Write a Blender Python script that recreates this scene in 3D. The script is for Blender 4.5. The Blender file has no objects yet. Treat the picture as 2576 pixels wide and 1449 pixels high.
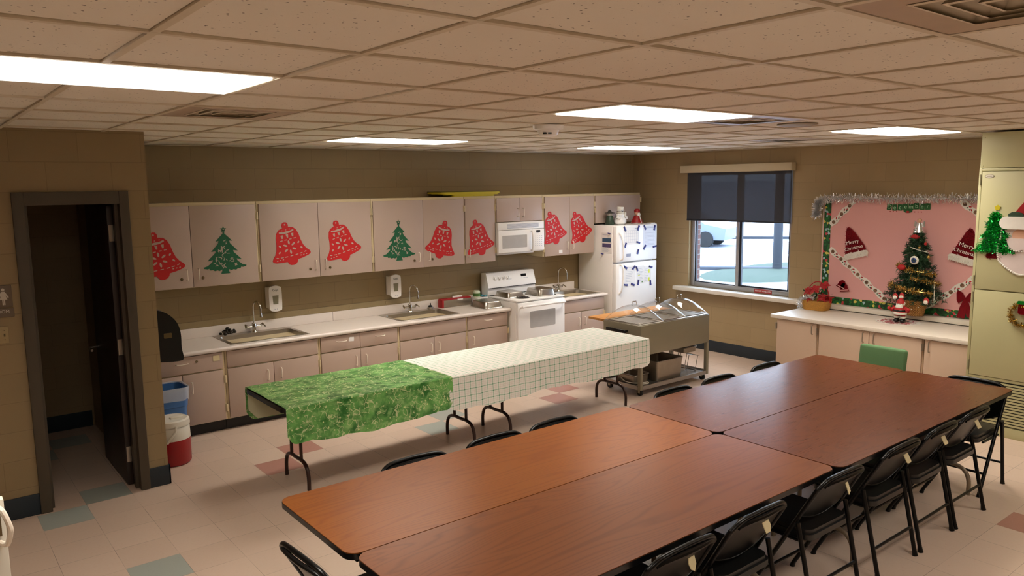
import bpy, bmesh, math, random
from mathutils import Vector, Matrix
R = random.Random(7)
D = bpy.data; S = bpy.context.scene; COL = S.collection
pi = math.pi; sin = math.sin; cos = math.cos
# ---------------------------------------------------------------- materials
def lin(c):
    return c / 12.92 if c <= 0.04045 else ((c + 0.055) / 1.055) ** 2.4
def rgb(h):
    return tuple(lin(int(h[i:i + 2], 16) / 255) for i in (0, 2, 4)) + (1,)
class NT:
    def __init__(s, name):
        s.m = D.materials.new(name); s.m.use_nodes = True
        s.t = s.m.node_tree; s.n = s.t.nodes; s.b = s.n['Principled BSDF']
    def node(s, typ, **kw):
        n = s.n.new(typ)
        for k, v in kw.items():
            if k.startswith('i_'):
                n.inputs[k[2:].replace('_', ' ')].default_value = v
            else:
                setattr(n, k, v)
        return n
    def link(s, a, b): s.t.links.new(a, b)
    def math(s, op, a, b=None, clamp=False):
        n = s.n.new('ShaderNodeMath'); n.operation = op; n.use_clamp = clamp
        for i, v in enumerate((a, b)):
            if v is None: continue
            if isinstance(v, (int, float)): n.inputs[i].default_value = v
            else: s.link(v, n.inputs[i])
        return n.outputs[0]
    def mix(s, f, a, b, typ='MIX'):
        n = s.n.new('ShaderNodeMix'); n.data_type = 'RGBA'; n.blend_type = typ
        for i, v in ((0, f), (6, a), (7, b)):
            if isinstance(v, (int, float, tuple)): n.inputs[i].default_value = v
            else: s.link(v, n.inputs[i])
        return n.outputs[2]
    def pos(s, kind='Object'):
        if kind == 'World':
            return s.n.new('ShaderNodeNewGeometry').outputs['Position']
        return s.n.new('ShaderNodeTexCoord').outputs[kind]
    def noise(s, vec, scale, detail=3, rough=.5, dist=0):
        n = s.n.new('ShaderNodeTexNoise'); s.link(vec, n.inputs['Vector'])
        n.inputs['Scale'].default_value = scale; n.inputs['Detail'].default_value = detail
        n.inputs['Roughness'].default_value = rough; n.inputs['Distortion'].default_value = dist
        return n.outputs[0]
    def ramp(s, f, a, b):
        n = s.n.new('ShaderNodeMapRange'); s.link(f, n.inputs[0])
        n.inputs[1].default_value = a; n.inputs[2].default_value = b
        return n.outputs[0]
    def sep(s, v):
        n = s.n.new('ShaderNodeSeparateXYZ'); s.link(v, n.inputs[0]); return n.outputs
    def comb(s, x=0, y=0, z=0):
        n = s.n.new('ShaderNodeCombineXYZ')
        for i, v in enumerate((x, y, z)):
            if isinstance(v, (int, float)): n.inputs[i].default_value = v
            else: s.link(v, n.inputs[i])
        return n.outputs[0]
    def bump(s, h, strength, dist=.01):
        n = s.n.new('ShaderNodeBump'); n.inputs['Strength'].default_value = strength
        n.inputs['Distance'].default_value = dist
        s.link(h, n.inputs['Height']); s.link(n.outputs[0], s.b.inputs['Normal'])
    def color(s, c): s.link(c, s.b.inputs['Base Color'])
    def set(s, **kw):
        for k, v in kw.items(): s.b.inputs[k.replace('_', ' ')].default_value = v
        return s
def mat(name, hexc, rough=.5, metal=0, var=.08, scale=14, spec=.5, bump=0, coat=0):
    """painted / plain surface: base colour broken up by a soft procedural noise"""
    t = NT(name); c = rgb(hexc)
    f = t.noise(t.pos(), scale, 4)
    lo = tuple(x * (1 - var) for x in c[:3]) + (1,); hi = tuple(min(1, x * (1 + var)) for x in c[:3]) + (1,)
    t.color(t.mix(f, lo, hi))
    t.set(Roughness=rough, Metallic=metal, Specular_IOR_Level=spec, Coat_Weight=coat)
    if bump: t.bump(f, bump)
    return t.m
def block_mat(name, axis, hexc):
    t = NT(name); p = t.sep(t.pos('World'))
    v = t.comb(p[0] if axis == 'x' else p[1], p[2])
    b = t.node('ShaderNodeTexBrick'); t.link(v, b.inputs['Vector'])
    b.inputs['Scale'].default_value = 1; b.inputs['Brick Width'].default_value = .4064
    b.inputs['Row Height'].default_value = .2032; b.inputs['Mortar Size'].default_value = .004
    b.inputs['Mortar Smooth'].default_value = .6
    c = rgb(hexc); n = t.noise(t.pos('World'), 1.3, 4)
    for i, k in ((1, .97), (2, 1.03), (3, .87)):
        b.inputs[i].default_value = tuple(x * k for x in c[:3]) + (1,)
    t.color(t.mix(t.ramp(n, .3, .75), b.outputs[0], (.9, .88, .84, 1), 'MULTIPLY'))
    fine = t.noise(t.pos('World'), 90, 3)
    h = t.math('ADD', t.math('MULTIPLY', b.outputs[1], -1.0), t.math('MULTIPLY', fine, .12))
    t.bump(h, .35, .004); t.set(Roughness=.55, Specular_IOR_Level=.35)
    return t.m
def floor_mat():
    t = NT('vinyl_floor_tile'); p = t.sep(t.pos('World')); T = .3048
    u = t.math('DIVIDE', t.math('ADD', p[0], .0404), T); v = t.math('DIVIDE', t.math('ADD', p[1], .0368), T)
    i = t.math('FLOOR', u); j = t.math('FLOOR', v)
    def is0(e, m): return t.math('COMPARE', t.math('FLOORED_MODULO', e, m), 0.0)
    for n in ():
        pass
    def eqmod(e, off):
        m = t.math('FLOORED_MODULO', t.math('SUBTRACT', e, off), 5.0)
        return t.math('LESS_THAN', t.math('ABSOLUTE', m), .5)
    a = t.math('MULTIPLY', eqmod(i, 2), eqmod(j, 4)); b = t.math('MULTIPLY', eqmod(i, 3), eqmod(j, 5))
    acc = t.math('MULTIPLY', t.math('MAXIMUM', a, b), t.math('LESS_THAN', i, 20.5))
    k = t.math('FLOORED_MODULO', t.math('FLOOR', t.math('DIVIDE', t.math('SUBTRACT', i, 2.0), 5.0)), 2.0)
    acccol = t.mix(k, rgb('a2a8a0'), rgb('ae7d70'))
    cell = t.node('ShaderNodeTexWhiteNoise', noise_dimensions='2D'); t.link(t.comb(i, j), cell.inputs['Vector'])
    base = t.mix(cell.outputs[0], rgb('cdb6a4'), rgb('d3bcaa'))
    spk = t.noise(t.pos('World'), 55, 4, .65)
    base = t.mix(t.ramp(spk, .35, .7), base, (1.0, .98, .96, 1), 'MULTIPLY')
    dark = t.ramp(spk, .62, .75)
    c = t.mix(acc, base, acccol)
    c = t.mix(t.math('MULTIPLY', dark, .22), c, rgb('8c7768'))
    fu = t.math('FRACT', u); fv = t.math('FRACT', v)
    def edge(f): return t.math('LESS_THAN', t.math('MINIMUM', f, t.math('SUBTRACT', 1.0, f)), .0045)
    seam_n = t.ramp(t.noise(t.pos('World'), 2.2, 2), .35, .62)
    seam = t.math('MULTIPLY', t.math('MAXIMUM', edge(fu), edge(fv)), t.math('ADD', t.math('MULTIPLY', seam_n, .55), .12))
    c = t.mix(seam, c, rgb('4a3b32'))
    t.color(c); t.set(Specular_IOR_Level=.45)
    t.link(t.math('ADD', t.math('MULTIPLY', spk, .18), .24), t.b.inputs['Roughness'])
    return t.m
def tile_mat():
    t = NT('acoustic_ceiling_tile'); p = t.pos('World')
    w = t.noise(p, 26, 2); vec = t.comb(*[t.math('ADD', c, t.math('MULTIPLY', w, .02)) for c in t.sep(p)[:2]])
    vo = t.node('ShaderNodeTexVoronoi'); vo.inputs['Scale'].default_value = 46; t.link(vec, vo.inputs['Vector'])
    big = t.noise(p, 40, 3)
    pit = t.math('MULTIPLY', t.math('LESS_THAN', vo.outputs['Distance'], .17), t.math('GREATER_THAN', big, .52))
    pat = t.noise(p, 1.1, 3)
    c = t.mix(pat, rgb('e6dfd2'), rgb('ede6d9'))
    c = t.mix(t.math('MULTIPLY', pit, .75), c, rgb('4a4034')); t.color(c)
    t.set(Roughness=.95, Specular_IOR_Level=.1); t.bump(t.math('MULTIPLY', pit, -1.0), .3, .003)
    return t.m
def wood_mat(name, c1, c2, rough=.3, axis=0, off=0.0):
    t = NT(name); s = t.sep(t.pos('World'))
    a, b = (s[0], s[1]) if axis == 0 else (s[1], s[0])
    b = t.math('ADD', b, off)
    v = t.comb(t.math('MULTIPLY', a, .55), t.math('MULTIPLY', b, 5.0), 0.0)
    n1 = t.noise(v, .8, 2, .45, .35)
    rings = t.math('FRACT', t.math('MULTIPLY', n1, 22.0))
    rings = t.math('ABSOLUTE', t.math('SUBTRACT', rings, .5))
    fine = t.noise(t.comb(t.math('MULTIPLY', a, 5.0), t.math('MULTIPLY', b, 150.0), 0.0), 1.0, 3, .6)
    soft = t.noise(v, .35, 2)
    f = t.math('ADD', t.math('MULTIPLY', t.ramp(rings, .0, .22), .45), t.math('MULTIPLY', fine, .5))
    f = t.ramp(f, .1, .85)
    col = t.mix(f, rgb(c1), rgb(c2)); col = t.mix(t.ramp(soft, .3, .7), col, (.93, .9, .88, 1), 'MULTIPLY')
    t.color(col); t.set(Roughness=rough, Specular_IOR_Level=.36)
    t.link(t.math('ADD', t.math('MULTIPLY', fine, .12), rough - .05), t.b.inputs['Roughness'])
    t.bump(fine, .04, .001)
    return t.m
def holly_mat():
    t = NT('green_holly_print'); s = t.sep(t.pos('World'))
    v = t.comb(s[0], t.math('ADD', s[1], t.math('MULTIPLY', s[2], 1.0)), 0.0)
    wn = t.node('ShaderNodeTexNoise'); t.link(v, wn.inputs['Vector']); wn.inputs['Scale'].default_value = 14
    ws = t.sep(wn.outputs[1]); vs = t.sep(v)
    wv = t.comb(*[t.math('ADD', vs[i], t.math('MULTIPLY', t.math('SUBTRACT', ws[i], .5), .06)) for i in (0, 1)])
    blot = t.ramp(t.noise(wv, 8.5, 3, .55), .36, .66)
    col = t.mix(blot, rgb('2a6e2a'), rgb('78b862'))
    lf = t.ramp(t.noise(wv, 21, 2), .5, .66); col = t.mix(t.math('MULTIPLY', lf, .55), col, rgb('a2cc84'))
    vo = t.node('ShaderNodeTexVoronoi', feature='DISTANCE_TO_EDGE'); t.link(wv, vo.inputs['Vector']); vo.inputs['Scale'].default_value = 24
    edge = t.math('LESS_THAN', vo.outputs['Distance'], .035)
    patch = t.math('GREATER_THAN', t.noise(v, 11, 2), .49)
    col = t.mix(t.math('MULTIPLY', t.math('MULTIPLY', edge, patch), .75), col, rgb('d8dcae'))
    v2 = t.node('ShaderNodeTexVoronoi'); t.link(v, v2.inputs['Vector']); v2.inputs['Scale'].default_value = 20
    dots = t.math('LESS_THAN', v2.outputs['Distance'], .14)
    col = t.mix(t.math('MULTIPLY', dots, .8), col, rgb('e0e6a8'))
    t.color(col); t.set(Roughness=.34, Specular_IOR_Level=.6); t.bump(t.noise(v, 30, 2), .2, .004)
    return t.m
def check_mat():
    t = NT('green_check_cloth'); s = t.sep(t.pos('World')); P = .0578
    wob = t.math('MULTIPLY', t.noise(t.pos('World'), 4, 2), .012)
    u = t.math('DIVIDE', t.math('ADD', s[0], wob), P)
    v = t.math('DIVIDE', t.math('ADD', t.math('ADD', s[1], s[2]), wob), P)
    def line(x, o, w):
        f = t.math('FRACT', t.math('ADD', x, o)); return t.math('LESS_THAN', t.math('ABSOLUTE', t.math('SUBTRACT', f, .5)), w)
    gu, gv = line(u, 0, .055), line(v, 0, .055)
    ru = t.math('MAXIMUM', line(u, .36, .016), line(u, .62, .016)); rv = t.math('MAXIMUM', line(v, .36, .016), line(v, .62, .016))
    base = t.mix(t.noise(t.pos('World'), 3, 3), rgb('e4e2da'), rgb('ebeae2'))
    red = t.math('MAXIMUM', ru, rv); col = t.mix(t.math('MULTIPLY', red, .4), base, rgb('c08f80'))
    col = t.mix(t.math('MULTIPLY', t.math('MAXIMUM', gu, gv), .6), col, rgb('5ea67c'))
    col = t.mix(t.math('MULTIPLY', gu, gv), col, rgb('23744a'))
    t.color(col); t.set(Roughness=.6, Specular_IOR_Level=.3)
    t.bump(t.noise(t.pos('World'), 26, 3), .35, .006)
    return t.m
def brick_mat():
    t = NT('outside_brick'); p = t.sep(t.pos('World')); b = t.node('ShaderNodeTexBrick')
    t.link(t.comb(t.math('ADD', p[1], p[0]), p[2]), b.inputs['Vector']); b.inputs['Scale'].default_value = 1
    b.inputs['Brick Width'].default_value = .2; b.inputs['Row Height'].default_value = .072; b.inputs['Mortar Size'].default_value = .006
    for i, h in ((1, '4c2c26'), (2, '5a3a34'), (3, '6e6a68')): b.inputs[i].default_value = rgb(h)
    t.color(b.outputs[0]); t.set(Roughness=.85); return t.m
def weave_mat():
    t = NT('basket_weave'); s = t.sep(t.pos()); a = t.math('ARCTAN2', s[1], s[0])
    w = t.math('MULTIPLY', t.math('SINE', t.math('MULTIPLY', a, 40.0)), t.math('SINE', t.math('MULTIPLY', s[2], 330.0)))
    n = t.noise(t.pos(), 60, 2)
    t.color(t.mix(t.ramp(t.math('ADD', w, n), -.5, 1.3), rgb('7a4c1c'), rgb('c8924a'))); t.set(Roughness=.55); t.bump(w, .6, .006)
    return t.m
def glass_mat(name, tint=(1, 1, 1, 1), clear=.93, rough=0.02):
    t = NT(name); o = t.n['Material Output']
    tr = t.n.new('ShaderNodeBsdfTransparent'); tr.inputs[0].default_value = tint
    gl = t.n.new('ShaderNodeBsdfGlossy'); gl.inputs['Roughness'].default_value = rough
    lw = t.n.new('ShaderNodeLayerWeight'); lw.inputs[0].default_value = .5
    n = t.noise(t.pos(), 6, 2)
    f = t.math('ADD', t.math('MULTIPLY', t.math('POWER', lw.outputs[1], 4.0), .8), t.math('MULTIPLY', t.math('ADD', n, .4), 1 - clear), True)
    mx = t.n.new('ShaderNodeMixShader'); t.link(f, mx.inputs[0]); t.link(tr.outputs[0], mx.inputs[1]); t.link(gl.outputs[0], mx.inputs[2])
    t.link(mx.outputs[0], o.inputs[0]); return t.m
def shade_mat():
    t = NT('dark_mesh_shade'); o = t.n['Material Output']; tr = t.n.new('ShaderNodeBsdfTransparent')
    tr.inputs[0].default_value = (.75, .85, 1, 1)
    t.color(t.mix(t.noise(t.pos(), 200, 2), rgb('2c2d33'), rgb('3a3b42'))); t.set(Roughness=.7)
    mx = t.n.new('ShaderNodeMixShader'); mx.inputs[0].default_value = .993
    t.link(tr.outputs[0], mx.inputs[1]); t.link(t.b.outputs[0], mx.inputs[2]); t.link(mx.outputs[0], o.inputs[0]); return t.m
def emit_mat(name, col, base, down):
    """prismatic troffer lens: most of the light goes straight down, little at grazing angles"""
    t = NT(name); ge = t.n.new('ShaderNodeNewGeometry')
    dp = t.node('ShaderNodeVectorMath', operation='DOT_PRODUCT'); t.link(ge.outputs['Normal'], dp.inputs[0]); t.link(ge.outputs['Incoming'], dp.inputs[1])
    c = t.math('ABSOLUTE', dp.outputs['Value'])
    t.link(t.math('ADD', t.math('MULTIPLY', t.math('MULTIPLY', c, c), down), base), t.b.inputs['Emission Strength'])
    n = t.noise(t.pos(), 3, 2)
    t.link(t.mix(n, col, tuple(x * .97 for x in col[:3]) + (1,)), t.b.inputs['Emission Color']); t.color(t.mix(n, col, (1, 1, 1, 1)))
    return t.m
def pattern_mat(name, cols, scale, rough=.5):
    """voronoi cells coloured from a small palette: printed paper, garland strip"""
    t = NT(name); vo = t.node('ShaderNodeTexVoronoi'); t.link(t.pos('World'), vo.inputs['Vector']); vo.inputs['Scale'].default_value = scale
    f = t.sep(vo.outputs['Color'])[0]; cr = t.n.new('ShaderNodeValToRGB'); cr.color_ramp.interpolation = 'CONSTANT'
    e = cr.color_ramp.elements
    while len(e) < len(cols): e.new(.5)
    for k, (p, h) in enumerate(cols): e[k].position = p; e[k].color = rgb(h)
    t.link(f, cr.inputs[0]); t.color(cr.outputs[0]); t.set(Roughness=rough); return t.m
M = {}
def mk(n, *a, **k): M[n] = mat(n, *a, **k)
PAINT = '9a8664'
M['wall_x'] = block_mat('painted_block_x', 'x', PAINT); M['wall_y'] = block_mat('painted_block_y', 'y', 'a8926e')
M['floor'] = floor_mat(); M['tile'] = tile_mat()
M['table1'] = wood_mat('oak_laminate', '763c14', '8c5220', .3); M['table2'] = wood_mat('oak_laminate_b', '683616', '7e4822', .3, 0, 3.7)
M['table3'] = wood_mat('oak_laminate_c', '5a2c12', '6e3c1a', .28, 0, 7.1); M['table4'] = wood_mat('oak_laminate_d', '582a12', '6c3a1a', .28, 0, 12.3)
M['board'] = wood_mat('maple_board', 'a8703a', 'c89050', .4)
M['holly'] = holly_mat(); M['check'] = check_mat(); M['brick'] = brick_mat(); M['weave'] = weave_mat()
M['pane'] = glass_mat('window_glass', (.97, .985, 1, 1), .99); M['dome'] = glass_mat('clear_acrylic', (.97, .97, .97, 1), .93, .04)
M['shade'] = shade_mat()
M['lamp'] = emit_mat('fluorescent_diffuser', (1, .925, .82, 1), 2.2, 27.0)
mk('grid', 'd6cab4', .6, var=.04); mk('dark', '171412', .8); mk('frame_gray', 'b8ad9c', .5)
mk('laminate', 'b8a396', .42, var=.03, scale=3); mk('laminate_base_lit_tone', 'b49e90', .42, var=.03, scale=3); mk('edge', 'd2c09a', .5, var=.05); mk('pull', 'e8dccb', .35, var=.03)  # base doors: same laminate, tone shifted to stand in for their different lighting
mk('black', '0b0b0c', .35, var=.2); mk('rubber', '141414', .7); mk('cove', '1d2830', .5, var=.12)
mk('counter', 'e4dad2', .35, var=.03, scale=40); mk('counter2', 'e0d6c8', .4, var=.03, scale=40)
mk('steel', 'b8b2a8', .28, 1, var=.08, scale=30); mk('chrome', 'd0cdc8', .12, 1, var=.03); mk('dull_steel', 'a39a8c', .42, 1, var=.12)
mk('white', 'f2f0ee', .3, var=.015, spec=.5); mk('white_side', 'f0ece8', .4, var=.015); mk('off_white', 'd8d2c4', .5, var=.03)
mk('gray_glass', 'a9a8a6', .15, var=.03); mk('ink', '2a2a2c', .5); mk('lcd', '0a0c10', .2)
mk('brass', 'b59a62', .35, 1, var=.1); mk('red', 'c01518', .55, var=.06); mk('red2', 'a00f14', .45, var=.08); mk('green', '0d5a38', .55, var=.15)
mk('paper', 'ece9e6', .7, var=.02); mk('paper2', 'dfe3ee', .7, var=.02); mk('print', '9aa0b4', .7, var=.2); mk('blue_clip', '2b2f7c', .5); mk('yellow_mark', 'd8e03a', .6)
mk('yellow', 'c8b820', .4, var=.06); mk('yellow_dark', '5c5518', .5); mk('cart', '8d8672', .42, .25, var=.06, scale=6); mk('cart_dark', '4c463a', .5)
mk('plywood', '8f8c90', .4); mk('leg_brown', '3a2620', .35, .3, var=.15); mk('leg_tan', '8c7c68', .4, .2)
mk('chair', '080808', .3, var=.3, spec=.3); mk('vinyl', '101010', .38, var=.3, bump=.05); mk('tape', 'd8caa0', .7, var=.08)
mk('greenfab', '5e8458', .8, var=.1, scale=200, bump=.1); mk('frame_dark', '2c2820', .5, var=.1); mk('door', '2a1e18', .45, var=.15); mk('jamb', '4a4032', .5, var=.06)
mk('beige_metal', 'bab58a', .42, var=.03, scale=4); mk('beige_dark', '8d8668', .5); mk('sill', 'ded6c8', .35, var=.05, scale=30)
mk('alu', 'a9a7a6', .35, .6, var=.05); mk('alu_dark', '2c2d33', .4, .4); mk('shade_box', 'd2c4a6', .5, var=.03)
mk('pink', 'e2a8a4', .8, var=.03, scale=5); mk('silver', 'eceef2', .22, .8, var=.25, scale=60); mk('gold', 'c8a860', .25, .8, var=.3, scale=60)
mk('tinsel_green', '14b040', .2, .7, var=.4, scale=60); mk('tinsel_red', '8c1020', .25, .6, var=.4, scale=60); mk('needle', '24402a', .6, var=.5, scale=40); mk('needle2', '385a3a', .6, var=.5, scale=40)
mk('terracotta', 'b0743c', .6, var=.1); mk('skin', 'd8a88c', .6); mk('felt_white', 'e8e4da', .9, var=.05, bump=.1); mk('felt_pink', 'dccdc8', .9, var=.05, bump=.1)
mk('candy', 'b86a6c', .7, var=.5, scale=60); mk('petal', 'b01c20', .6, var=.25, scale=30); mk('leaf', '2d5034', .6, var=.3, scale=30)
mk('cooler_red', 'a0141c', .4, var=.05); mk('blue_bin', '3f6ea8', .4, var=.06); mk('tv_blue', '5a86b8', .5)
mk('snow', 'f4f6fa', .9, var=.03, scale=2); mk('asphalt', '9298a8', .8, var=.12, scale=3); mk('kerb', '3c4048', .8, var=.1); mk('pole', '2c3038', .8, var=.12, scale=8); mk('turf', '38463a', .9, var=.3)
mk('car_paint', '6a7484', .3); mk('car_dark', '1c2430', .3); mk('siding', 'f2f4f8', .7); mk('wreath_gold', 'a8842c', .25, .8, var=.4, scale=80); mk('bronze', '6a5a3c', .45, .4)
mk('sign_red', 'a8302a', .5); mk('sign_brown', '6e5f4e', .5); mk('switch', 'a8946a', .45); mk('teal', '5ab0c8', .4); mk('jar', 'cfd8c0', .35); mk('jar_green', '4e7a3c', .5)
mk('mark_gray', 'b0b0b0', .5); mk('liner', 'b9c6d8', .25, var=.05); M['garland'] = pattern_mat('garland_print', [(0, '0f4a20'), (.3, '1c6a30'), (.62, '0b3a1c'), (.78, 'c8404a'), (.84, 'd8c860'), (.9, '1c6a30'), (.95, 'a8c8d0')], 42)
M['wreathprint'] = pattern_mat('biscuit_print', [(0, '7a5a40'), (.5, '5a4030'), (.8, '8c6a50')], 90)
M['letters'] = mat('pale_green_letter', 'a8d0a8', .6)
mk('text_gray', 'c8c0b4', .5); mk('oven_gray', 'b2b0ae', .2); mk('leaflet_blue', '3c5a78', .6, var=.5, scale=80)
# ---------------------------------------------------------------- geometry helper
class G:
    def __init__(s, m=None): s.bm = bmesh.new(); s.m = m or Matrix(); s.mi = 0
    def box(s, x0, x1, y0, y1, z0, z1, bev=0, seg=2):
        mt = s.m @ Matrix.Translation(((x0 + x1) / 2, (y0 + y1) / 2, (z0 + z1) / 2)) @ Matrix.Diagonal((x1 - x0, y1 - y0, z1 - z0, 1))
        r = bmesh.ops.create_cube(s.bm, size=1, matrix=mt)
        if bev:
            es = list({e for v in r['verts'] for e in v.link_edges})
            bmesh.ops.bevel(s.bm, geom=es, offset=bev, segments=seg, affect='EDGES', profile=.5)
        return s
    def v(s, p): return s.bm.verts.new(s.m @ Vector(p))
    def face(s, vs):
        try:
            f = s.bm.faces.new(vs); f.material_index = s.mi; return f
        except ValueError: return None
    def quad(s, *ps): s.face([s.v(p) for p in ps]); return s
    def prism(s, poly, d, z0=0, mtx=None):
        old = s.m
        if mtx is not None: s.m = old @ mtx
        a = [s.v((x, y, z0)) for x, y in poly]; b = [s.v((x, y, z0 + d)) for x, y in poly]
        s.face(b); s.face(a[::-1]); n = len(poly)
        for i in range(n): s.face([a[i], a[(i + 1) % n], b[(i + 1) % n], b[i]])
        s.m = old; return s
    def tube(s, pts, r, n=8, closed=False, cap=True):
        P = [Vector(p) for p in pts]; N = len(P); rings = []; up = None
        for i in range(N):
            if closed: t = P[(i + 1) % N] - P[i - 1]
            else: t = P[min(i + 1, N - 1)] - P[max(i - 1, 0)]
            t.normalize()
            if up is None:
                up = t.orthogonal().normalized()
            else:
                up = (up - t * up.dot(t)); up = up.normalized() if up.length > 1e-6 else t.orthogonal().normalized()
            w = t.cross(up); rr = r[i] if isinstance(r, (list, tuple)) else r
            rings.append([s.v(P[i] + (up * cos(2 * pi * k / n) + w * sin(2 * pi * k / n)) * rr) for k in range(n)])
        for i in range(N if closed else N - 1):
            a, b = rings[i], rings[(i + 1) % N]
            for k in range(n): s.face([a[k], a[(k + 1) % n], b[(k + 1) % n], b[k]])
        if cap and not closed: s.face(rings[0][::-1]); s.face(rings[-1])
        return s
    def lathe(s, prof, c=(0, 0, 0), n=20, sx=1, sy=1):
        rings = []
        for r, z in prof:
            if r < 1e-5: rings.append([s.v((c[0], c[1], c[2] + z))])
            else: rings.append([s.v((c[0] + r * sx * cos(2 * pi * k / n), c[1] + r * sy * sin(2 * pi * k / n), c[2] + z)) for k in range(n)])
        for a, b in zip(rings, rings[1:]):
            for k in range(n):
                q = [a[k % len(a)], a[(k + 1) % len(a)], b[(k + 1) % len(b)], b[k % len(b)]]
                u = []
                for x in q:
                    if x not in u: u.append(x)
                if len(u) > 2: s.face(u)
        return s
    def ball(s, c, r, sc=(1, 1, 1), n=12):
        bmesh.ops.create_uvsphere(s.bm, u_segments=n, v_segments=max(6, n // 2 + 2), radius=r,
                                  matrix=s.m @ Matrix.Translation(c) @ Matrix.Diagonal((*sc, 1))); return s
    def strips(s, pts_fn, n, L, w, rad):
        for _ in range(n):
            c, t = pts_fn(R.random())
            d = Vector((R.gauss(0, 1), R.gauss(0, 1), R.gauss(0, 1))); d -= t * d.dot(t) * .6
            if d.length < .01: continue
            d.normalize(); o = Vector(c) + d * rad * R.random() * .3; e = o + d * L * (.6 + .5 * R.random())
            wv = d.cross(Vector((R.gauss(0, 1), R.gauss(0, 1), R.gauss(0, 1)))).normalized() * w / 2
            m_ = (o + e) / 2 + wv * 1.5
            s.quad(o - wv, o + wv, m_ + wv, m_ - wv); s.quad(m_ - wv, m_ + wv, e + wv, e - wv)
        return s
def chain(o):
    m = Matrix()
    while o is not None:
        m = o.matrix_basis @ m; o = o.parent
    return m
def tag(o, label=None, cat=None, group=None, kind=None):
    if label: o['label'] = label
    if cat: o['category'] = cat
    if group: o['group'] = group
    if kind: o['kind'] = kind
    return o
def fin(me, m, smooth):
    for q in (m if isinstance(m, (list, tuple)) else [m]):
        if q is not None: me.materials.append(M[q] if isinstance(q, str) else q)
    if smooth:
        me.polygons.foreach_set('use_smooth', [True] * len(me.polygons))
        me.set_sharp_from_angle(angle=math.radians(40))
def obj(name, g, m, parent=None, label=None, cat=None, group=None, kind=None, smooth=True, origin=None):
    bm = g.bm
    bmesh.ops.recalc_face_normals(bm, faces=bm.faces)
    if parent is not None: off = chain(parent).inverted(); loc = None
    else:
        xs = [v.co for v in bm.verts]
        lo = [min(p[i] for p in xs) for i in range(3)]; hi = [max(p[i] for p in xs) for i in range(3)]
        loc = Vector(((lo[0] + hi[0]) / 2, (lo[1] + hi[1]) / 2, lo[2])); off = Matrix.Translation(-loc)
    bm.transform(off)
    me = D.meshes.new(name); bm.to_mesh(me); bm.free(); fin(me, m, smooth)
    o = D.objects.new(name, me); COL.objects.link(o)
    if parent is not None: o.parent = parent
    else: o.location = loc
    return tag(o, label, cat, group, kind)
def thing(name, loc, label=None, cat=None, group=None, kind=None):
    o = D.objects.new(name, None); COL.objects.link(o); o.location = loc; o.empty_display_size = .1
    return tag(o, label, cat, group, kind)
def dup(root, loc, rz=None, label=None, group=None, skip=()):
    r = root.copy(); COL.objects.link(r); r.location = loc
    if rz is not None: r.rotation_euler = (0, 0, rz)
    tag(r, label, None, group)
    for ch in list(root.children):
        if ch.name.split('.')[0] in skip: continue
        c = ch.copy(); COL.objects.link(c); c.parent = r
        for q in list(ch.children):
            d = q.copy(); COL.objects.link(d); d.parent = c
    return r
def MY(x, z, y): return Matrix(((1, 0, 0, x), (0, 0, -1, y), (0, 1, 0, z), (0, 0, 0, 1)))      # flat on a plane facing -y
def MX(y, z, x): return Matrix(((0, 0, -1, x), (-1, 0, 0, y), (0, 1, 0, z), (0, 0, 0, 1)))     # flat on a plane facing -x
def MZ(x, y, z): return Matrix.Translation((x, y, z))
def rot2(a): return Matrix.Rotation(a, 4, 'Z')
def text(name, s, size, mtx, m, parent, depth=.0006, **kw):
    cu = D.curves.new(name + '_curve', 'FONT'); cu.body = s; cu.size = size; cu.extrude = depth; cu.align_x = 'CENTER'; cu.align_y = 'CENTER'
    tmp = D.objects.new(name + '_tmp', cu); COL.objects.link(tmp)
    dg = bpy.context.evaluated_depsgraph_get(); me = D.meshes.new_from_object(tmp.evaluated_get(dg))
    D.objects.remove(tmp); D.curves.remove(cu)
    me.transform(mtx)
    if parent is not None: me.transform(chain(parent).inverted())
    me.name = name; fin(me, m, False); o = D.objects.new(name, me); COL.objects.link(o)
    if parent is not None: o.parent = parent
    return tag(o, **kw)
def rrect(w, h, r, n=5):
    p = []
    for cx, cy, a0 in ((w / 2 - r, h / 2 - r, 0), (-w / 2 + r, h / 2 - r, 90), (-w / 2 + r, -h / 2 + r, 180), (w / 2 - r, -h / 2 + r, 270)):
        for k in range(n + 1):
            a = math.radians(a0 + 90 * k / n); p.append((cx + r * cos(a), cy + r * sin(a)))
    return p
def circ(r, n=24, sx=1, sy=1): return [(r * sx * cos(2 * pi * k / n), r * sy * sin(2 * pi * k / n)) for k in range(n)]
def smoothpts(pts, k=4):
    P = [Vector(p) for p in pts]; out = []
    for i in range(len(P) - 1):
        a, b, c, d = P[max(i - 1, 0)], P[i], P[i + 1], P[min(i + 2, len(P) - 1)]
        for j in range(k):
            t = j / k
            out.append(.5 * ((2 * b) + (c - a) * t + (2 * a - 5 * b + 4 * c - d) * t * t + (3 * b - a - 3 * c + d) * t ** 3))
    out.append(P[-1]); return out
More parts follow.
